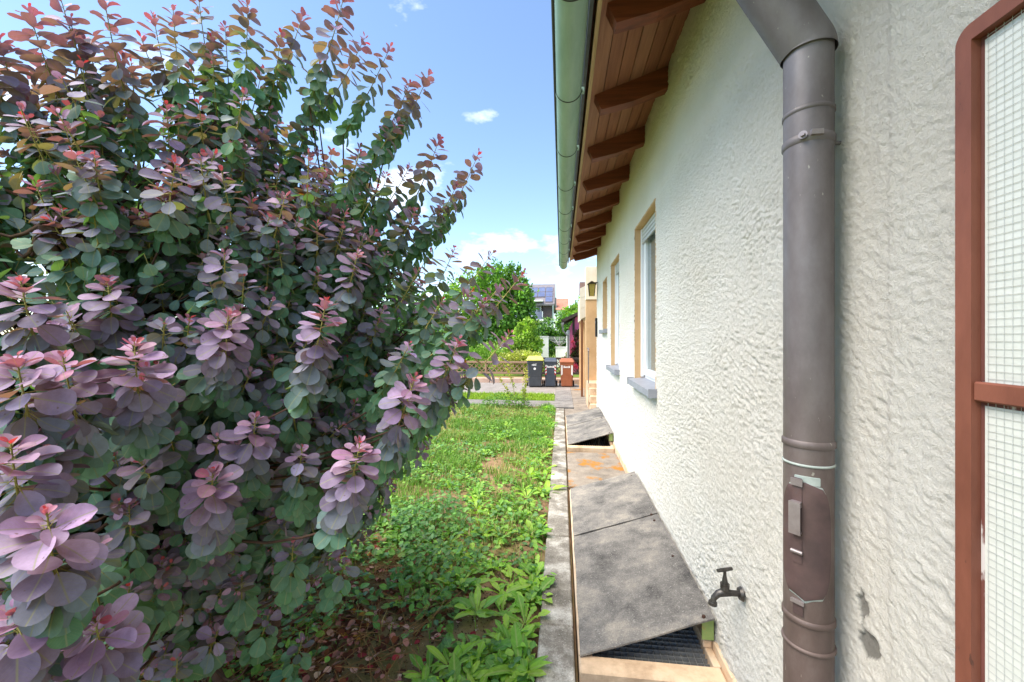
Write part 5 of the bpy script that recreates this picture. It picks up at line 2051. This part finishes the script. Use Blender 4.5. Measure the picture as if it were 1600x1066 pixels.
# leafy weed with tall thin stems at the lawn's end
wd = thing('tall_weed', (-1.30, 9.7, 0), 'bushy weed with tall yellowish stems at the end of the lawn', 'weed')
n = 700
a = rng.uniform(0, 6.28, n)
rr_ = 0.55 * np.sqrt(rng.random(n))
hz = 0.36 * np.sqrt(np.clip(1 - (rr_ / 0.6) ** 2, 0, 1)) * rng.random(n) ** 0.5
Pw = np.stack([-1.30 + rr_ * np.cos(a), 9.7 + rr_ * np.sin(a) * 0.6, hz], -1)
Xw = nrm(np.stack([np.cos(a), np.sin(a), rng.normal(0.2, 0.4, n)], -1))
Zw = nrm(np.stack([rng.normal(0, 0.4, n), rng.normal(0, 0.4, n), np.ones(n)], -1))
Cw = np.stack([lin(96, 140, 56), lin(118, 158, 62), lin(80, 124, 54)])[rng.integers(0, 3, n)]
Vw, Uw = leaves_verts(T_LANCE, Pw, Xw, Zw, rng.uniform(0.05, 0.11, n), rng.uniform(0.8, 1.2, n), rng.uniform(0, 0.4, n), rng.uniform(0, 0.3, n))
tag(leaf_object('foliage', T_LANCE, Vw, Uw, Cw, Cw, M['plain_leaf'], wd), kind='stuff')
Pw, Xw, Cw_ = [], [], []
for (sx_, sy_, hgt_, ln_) in ((-1.05, 9.7, 1.05, -0.25), (-0.86, 9.65, 0.95, 0.02), (-1.12, 9.75, 0.75, -0.4), (-0.95, 9.8, 0.8, 0.15)):
    pts = [(sx_ + ln_ * (k / 6) ** 1.4, sy_, hgt_ * k / 6) for k in range(7)]
    MB().tube(pts, [0.008 - 0.0008 * k for k in range(7)], 6).build('stem', M['stem_green'], wd)
    for k in range(70):
        f = rng.uniform(0.3, 1.0)
        Pw.append((sx_ + ln_ * f ** 1.4 + rng.normal(0, 0.03), sy_ + rng.normal(0, 0.03), hgt_ * f))
        Xw.append(nrm(rng.normal(0, 1, 3)))
        Cw_.append(lin(176, 176, 70) if f > 0.6 else lin(150, 166, 66))
Pw, Xw, Cw = np.array(Pw), np.array(Xw), np.array(Cw_)
n = len(Pw)
Vw, Uw = leaves_verts(T_OVAL, Pw, Xw, nrm(rng.normal(0, 1, (n, 3))), rng.uniform(0.03, 0.06, n), np.ones(n), np.zeros(n), np.zeros(n))
tag(leaf_object('stem_leaves', T_OVAL, Vw, Uw, Cw, Cw, M['plain_leaf'], wd), kind='stuff')

# ------------------------------------------------------------------ trees and shrubs beyond the drive
Q_LEAF = leaf_template([(0, 0.02), (0.5, 0.36), (1.0, 0.02)])


def crown(name, parent, blobs, n, size, cols, up=0.4):
    """blobs: (cx,cy,cz,rx,ry,rz); leaf clumps spread through each blob, denser near its skin"""
    vol = np.array([b[3] * b[4] * b[5] for b in blobs]) ** 0.75
    cnt = (n * vol / vol.sum()).astype(int)
    PP, XX, CC = [], [], []
    for b_, c in zip(blobs, cnt):
        ncl = max(6, c // 26)
        d = nrm(rng.normal(0, 1, (ncl, 3)))
        rad = rng.uniform(0.45, 1.05, (ncl, 1)) ** 0.6
        cc = np.array(b_[:3]) + d * rad * np.array(b_[3:6])
        br = np.exp(rng.normal(0, 0.22, (ncl, 1)))
        pick = rng.integers(0, ncl, c)
        p = cc[pick] + rng.normal(0, 1, (c, 3)) * np.array(b_[3:6]) * 0.13
        PP.append(p)
        XX.append(nrm(d[pick] + rng.normal(0, 0.7, (c, 3))))
        CC.append(np.stack(cols)[rng.integers(0, len(cols), c)] * br[pick])
    Pp, Xx, Cc = np.concatenate(PP), np.concatenate(XX), np.concatenate(CC)
    k = Pp[:, 2] > 0.05
    Pp, Xx, Cc = Pp[k], Xx[k], Cc[k]
    n = len(Pp)
    Zz = nrm(rng.normal(0, 0.7, (n, 3)) + np.array([0, 0, up]))
    Vv, Uu = leaves_verts(Q_LEAF, Pp, Xx, Zz, size * rng.uniform(0.6, 1.3, n), rng.uniform(0.9, 1.5, n), np.zeros(n), np.zeros(n))
    o = leaf_object(name, Q_LEAF, Vv, Uu, Cc, Cc * np.array([1.2, 1.25, 0.5]), M['plain_leaf'], parent)
    return tag(o, kind='stuff')


def tree(x, y, blobs, n, size, cols, label, cat='tree', name='tree', h=2.0, r=0.12, group=None):
    t = thing(name, (x, y, 0), label, cat, group)
    tr_ = MB()
    tr_.tube([(x, y, -0.05), (x + 0.05, y, h * 0.5), (x, y + 0.05, h), (x + 0.05, y, h * 1.5)], [r, r * 0.85, r * 0.7, r * 0.3], 10)
    for b_ in blobs[:5]:
        tr_.tube([(x, y, h * 0.7), ((x + b_[0]) / 2, (y + b_[1]) / 2, (h * 0.7 + b_[2]) / 2 + 0.1), (b_[0], b_[1], b_[2])], [r * 0.5, r * 0.35, r * 0.12], 7)
    tr_.build('trunk', M['bark'], t)
    crown('crown', t, blobs, n, size, cols)
    return t


DG = [lin(84, 128, 54), lin(104, 150, 60), lin(126, 172, 66), lin(72, 108, 52)]
BG = [lin(136, 172, 66), lin(156, 190, 78), lin(174, 200, 96), lin(114, 152, 60)]
YG = [lin(176, 186, 80), lin(196, 200, 104), lin(150, 168, 66), lin(206, 206, 140)]
tree(-2.6, 20.0, [(-2.6, 20, 3.2, 1.1, 1.1, 1.6), (-2.0, 19.9, 2.5, 0.7, 0.8, 1.1), (-2.15, 20, 4.35, 0.4, 0.5, 1.0), (-3.4, 20, 3.8, 0.9, 1.0, 1.5), (-1.75, 20, 3.5, 0.4, 0.5, 0.7), (-2.75, 20, 4.7, 0.45, 0.5, 0.8), (-2.2, 19.8, 1.6, 1.0, 0.8, 0.9)],
     11000, 0.14, DG + [lin(104, 150, 56)], 'tall dense green tree behind the lattice fence', h=2.2)
tree(-1.65, 18.2, [(-1.6, 18.2, 1.55, 0.55, 0.6, 0.7), (-1.25, 18.1, 1.25, 0.42, 0.5, 0.5), (-1.95, 18.2, 1.1, 0.6, 0.55, 0.7), (-1.5, 18.2, 2.1, 0.4, 0.45, 0.45)],
     7000, 0.10, BG, 'bright yellow-green bush left of the white garden wall', 'shrub', 'shrub', 0.9, 0.06)
tree(-1.55, 17.2, [(-1.5, 17.2, 0.75, 0.65, 0.4, 0.42), (-2.2, 17.2, 0.62, 0.6, 0.4, 0.4), (-1.05, 17.2, 0.6, 0.35, 0.35, 0.4)],
     5000, 0.075, YG, 'pale yellow flowering shrub just behind the lattice fence', 'shrub', 'shrub', 0.4, 0.04)
tree(-4.6, 21, [(-4.6, 21, 3.2, 1.6, 1.4, 1.9), (-5.8, 21, 2.6, 1.4, 1.2, 1.6), (-4.2, 20.6, 1.5, 1.5, 1, 1.2), (-3.6, 21, 4.0, 1.2, 1.1, 1.3)],
     9000, 0.15, BG[:2] + DG[:2], 'lighter green tree further left behind the fence and bush', h=2.2)
tree(-3.2, 17.6, [(-3.2, 17.6, 0.8, 0.8, 0.5, 0.6), (-4.4, 17.6, 0.7, 0.9, 0.5, 0.55), (-5.6, 17.6, 0.75, 0.9, 0.5, 0.6)], 5500, 0.08, DG[1:3] + BG[:1], 'dark green low hedge shrub along the lattice fence', 'shrub', 'shrub', 0.4, 0.04)
tree(-8.5, 19, [(-8.5, 19, 2.8, 2.0, 1.6, 1.9), (-7.2, 19, 2.0, 1.4, 1.2, 1.4), (-9.8, 19, 2.2, 1.5, 1.3, 1.5)], 7000, 0.16, DG, 'broad dark tree at the far left behind the bush', h=2.0)
tree(0.0, 31, [(-0.3, 31, 1.8, 1.7, 1.0, 1.5), (0.9, 31, 1.9, 1.2, 1.0, 1.4), (-1.7, 31, 1.6, 1.4, 1.0, 1.2), (0.5, 31, 2.5, 0.6, 0.8, 0.5)], 9000, 0.17, DG + [lin(44, 74, 44)], 'dark tall hedge behind the rotary clothes dryer', 'hedge', 'hedge', 1.2, 0.1)
tree(1.4, 48, [(1.3, 48, 3.8, 1.7, 1.4, 1.3), (3.2, 48, 4.4, 1.6, 1.4, 1.5)], 6000, 0.26, BG[:2] + DG[1:3], 'mid green trees mass below the distant red roof', 'tree', 'tree', 2.5, 0.15)
tree(3.2, 62, [(3.2, 62, 6.0, 1.6, 1.5, 2.0), (4.6, 62, 5.0, 1.8, 1.5, 2.0)], 3500, 0.32, BG[:2] + DG[2:3], 'rounded green tree on the skyline above the pink house', h=3.0)

# ------------------------------------------------------------------ neighbouring pink house with climbing plant
ph = thing('pink_house', (1.2, 21.5, 0), 'pink neighbouring house with dark verge and white downpipe', 'house')
M['pink'] = mottled('pink_render', S(216, 104, 140), S(228, 122, 156), 2, 0.9, 0.1)
M['dark_verge'] = mottled('dark_verge', S(56, 46, 44), S(78, 64, 60), 8, 0.8, 0.2)
M['white_wall'] = mottled('white_render', S(232, 232, 230), S(242, 242, 240), 2, 0.9, 0.1)
q = MB()
q.prism([(0.43, 0.0), (3.4, 0.0), (3.4, 3.1), (2.1, 3.35), (0.72, 2.75), (0.43, 2.3)], (0, 20.6, 0), (1, 0, 0), (0, 0, 1), (0, 1, 0), 4.0)
q.build('wall', M['pink'], ph)
q = MB()
q.prism([(0.02, 2.44), (2.1, 3.46), (2.1, 3.62), (0.02, 2.60)], (0, 20.2, 0), (1, 0, 0), (0, 0, 1), (0, 1, 0), 4.6)
q.build('roof', M['dark_verge'], ph)
MB().tube([(0.06, 20.2, 2.42), (0.06, 24.7, 2.42)], 0.07, 12).build('gutter', M['clip'], ph)
MB().tube([(0.06, 20.35, 2.38), (0.08, 20.35, 2.05), (0.34, 20.4, 1.80), (0.36, 20.4, 0.0)], 0.045, 10).build('downpipe', M['clip'], ph)
MB().box(0.30, 0.42, 20.8, 24.5, 0, 2.1).build('side_panel', M['white_wall'], ph)
MB().box(0.55, 0.66, 20.52, 20.59, 1.9, 2.72).build('post', M['dark_verge'], ph)
vine = thing('climbing_vine', (0.8, 20.4, 0), 'climber with dark leaves and pink flowers on the pink house', 'climber')
crown('leaves', vine, [(0.95, 20.45, 1.55, 0.32, 0.16, 0.62), (0.85, 20.45, 0.9, 0.3, 0.16, 0.5), (1.1, 20.45, 2.0, 0.25, 0.15, 0.3)], 2600, 0.11, [lin(70, 60, 48), lin(84, 92, 56), lin(60, 74, 48), lin(96, 56, 60)])
crown('flowers', vine, [(0.62, 20.42, 1.0, 0.14, 0.12, 0.7), (0.8, 20.4, 0.6, 0.2, 0.12, 0.35)], 500, 0.09, [lin(222, 110, 150), lin(200, 70, 110)])
MB().tube([(0.8, 20.5, 0), (0.85, 20.5, 0.8), (0.95, 20.5, 1.8)], [0.04, 0.03, 0.015], 8).build('trunk', M['bark'], vine)

# white garden walls, rotary dryer, shrubs by the wall
gw = thing('garden_wall', (-0.6, 25, 0), 'white rendered garden wall behind the bins, right piece', 'wall')
MB().bbox(-0.32, 0.36, 24.0, 24.2, 0, 1.16, 0.02).build('panel', M['white_wall'], gw)
MB().bbox(-0.36, 0.40, 23.97, 24.23, 1.161, 1.20, 0.008).build('coping', M['white_wall'], gw)
gw = thing('garden_wall', (-1.0, 24, 0), 'taller white wall block beside the yellow-green bush', 'wall')
MB().bbox(-1.28, -0.74, 24.0, 24.3, 0, 1.78, 0.02).build('panel', M['white_wall'], gw)
MB().bbox(-1.30, -0.72, 23.98, 24.32, 1.781, 1.82, 0.008).build('coping', M['white_wall'], gw)
dr = thing('clothes_dryer', (-0.1, 25.5, 0), 'open rotary clothes dryer on a pole before the hedge', 'clothes dryer')
cx_, cy_ = -0.10, 26.0
MB().tube([(cx_, cy_, 0), (cx_, cy_, 1.75)], 0.028, 10).build('pole', M['clip'], dr)
for k in range(4):
    a = k * math.pi / 2 + 0.4
    MB().tube([(cx_, cy_, 1.2), (cx_ + 0.95 * math.cos(a), cy_ + 0.95 * math.sin(a), 1.78)], 0.018, 8).build('arm', M['clip'], dr)
q = MB()
for rr2 in (0.35, 0.5, 0.65, 0.8, 0.93):
    for k in range(4):
        a, a2 = k * math.pi / 2 + 0.4, (k + 1) * math.pi / 2 + 0.4
        zz = 1.2 + 0.58 * rr2 / 0.95
        q.tube([(cx_ + rr2 * math.cos(a), cy_ + rr2 * math.sin(a), zz), (cx_ + rr2 * math.cos(a2), cy_ + rr2 * math.sin(a2), zz)], 0.006, 5, cap=False)
q.build('line', M['white_pvc'], dr)
tree(0.35, 22.6, [(0.30, 22.6, 0.55, 0.22, 0.25, 0.4), (0.18, 22.6, 0.4, 0.2, 0.2, 0.3)], 900, 0.08, DG[1:3] + [lin(150, 90, 60)], 'small round shrub at the corner of the pink house', 'shrub', 'shrub', 0.3, 0.03)

# ------------------------------------------------------------------ neighbour with solar panels
nh = thing('apartment_house', (-3.5, 62, 0), 'white apartment house with solar panels on its roof', 'house')
M['solar'] = mottled('solar_cell', S(84, 92, 122), S(110, 118, 146), 0.8, 0.15, 0.6)
M['roof_grey'] = mottled('roof_grey', S(110, 104, 108), S(134, 128, 130), 2, 0.8, 0.2)
M['balcony'] = mottled('balcony_panel', S(104, 108, 132), S(126, 130, 152), 2, 0.5, 0.4)
M['far_glass'] = mottled('far_window_glass', S(58, 66, 74), S(78, 88, 96), 2, 0.1, 0.6)
M['dark_clad'] = mottled('dark_cladding', S(74, 64, 66), S(92, 80, 82), 3, 0.8, 0.2)
MB().box(-9.0, -1.3, 60.0, 70.0, 0, 6.9).build('wall', M['white_wall'], nh)
q = MB()
q.prism([(58.9, 6.72), (65, 10.35), (71.5, 6.6), (71.5, 6.35), (65, 10.1), (58.9, 6.47)], (-9.6, 0, 0), (0, 1, 0), (0, 0, 1), (1, 0, 0), 8.65)
rfo = q.build('roof', M['roof_grey'], nh)
q = MB()
q.prism([(60.0, 6.9), (65, 9.9), (70, 6.9)], (-1.35, 0, 0), (0, 1, 0), (0, 0, 1), (1, 0, 0), 0.05)
q.build('gable', M['white_wall'], nh)
dv = Vector((0, 6.1, 3.63)).normalized()
nv_ = Vector((0, -3.63, 6.1)).normalized()
for r in range(3):
    for c in range(7):
        if r == 0 and c < 6 and c > 0:
            continue
        x0 = -9.2 + c * 1.14 + 0.02
        base = Vector((x0, 58.95, 6.76)) + dv * (0.35 + r * 1.75) + nv_ * 0.06
        q = MB()
        q.prism([(0, 0), (1.08, 0), (1.08, 1.68), (0, 1.68)], base, (1, 0, 0), tuple(dv), tuple(nv_), 0.05)
        q.build('solar_panel', M['solar'], rfo)
        q = MB()
        for (a, b_, c2, d2) in ((0, 1.08, 0, 0.05), (0, 1.08, 1.63, 1.68), (0, 0.05, 0.05, 1.63), (1.03, 1.08, 0.05, 1.63)):
            q.prism([(a, c2), (b_, c2), (b_, d2), (a, d2)], base + nv_ * 0.05, (1, 0, 0), tuple(dv), tuple(nv_), 0.02)
        q.build('panel_frame', M['clip'], rfo)
MB().box(-9.2, -2.6, 58.6, 59.98, 7.05, 7.28).build('balcony_roof', M['white_wall'], nh)
MB().box(-2.55, -1.28, 59.4, 59.98, 4.7, 6.9).build('cladding', M['dark_clad'], nh)
MB().box(-9.0, -2.6, 59.90, 59.98, 4.85, 7.0).build('recess', M['dark_clad'], nh)
bal = MB().box(-9.0, -2.6, 58.7, 58.8, 4.5, 5.55).build('balcony', M['balcony'], nh)
MB().box(-9.1, -2.5, 58.6, 59.98, 4.25, 4.45).build('balcony_floor', M['white_wall'], nh)
for x in (-9, -7.4, -5.8, -4.2, -2.7):
    MB().box(x, x + 0.08, 58.68, 58.82, 4.46, 5.62).build('baluster', M['white_pvc'], bal)
for (x0, x1, z0, z1) in ((-5.9, -4.6, 5.0, 6.8), (-4.2, -2.9, 5.0, 6.8), (-6.8, -5.6, 2.4, 3.7), (-4.6, -3.2, 2.4, 3.7)):
    w_ = MB()
    w_.box(x0, x1, 59.80, 59.88, z0, z1)
    wo = w_.build('window', M['white_pvc'], nh)
    xm = (x0 + x1) / 2
    MB().box(x0 + .1, xm - .05, 59.77, 59.80, z0 + .1, z1 - .1).build('pane', M['far_glass'], wo)
    MB().box(xm + .05, x1 - .1, 59.77, 59.80, z0 + .1, z1 - .1).build('pane', M['far_glass'], wo)

rh = thing('red_roof_house', (1.0, 105, 0), 'far small house with red tiled roof before the hill', 'house')
M['red_tile'] = mottled('red_tile', S(164, 110, 92), S(186, 134, 114), 1, 0.9, 0.1)
MB().box(-2.4, 1.6, 105, 113, 0, 9.2).build('wall', M['white_wall'], rh)
q = MB()
q.prism([(104.3, 9.1), (109, 12.4), (113.8, 9.1)], (-2.7, 0, 0), (0, 1, 0), (0, 0, 1), (1, 0, 0), 4.6)
rfo = q.build('roof', M['red_tile'], rh)
MB().box(-1.9, -1.2, 105.0, 105.7, 8.2, 12.2).build('chimney', M['clip'], rfo)
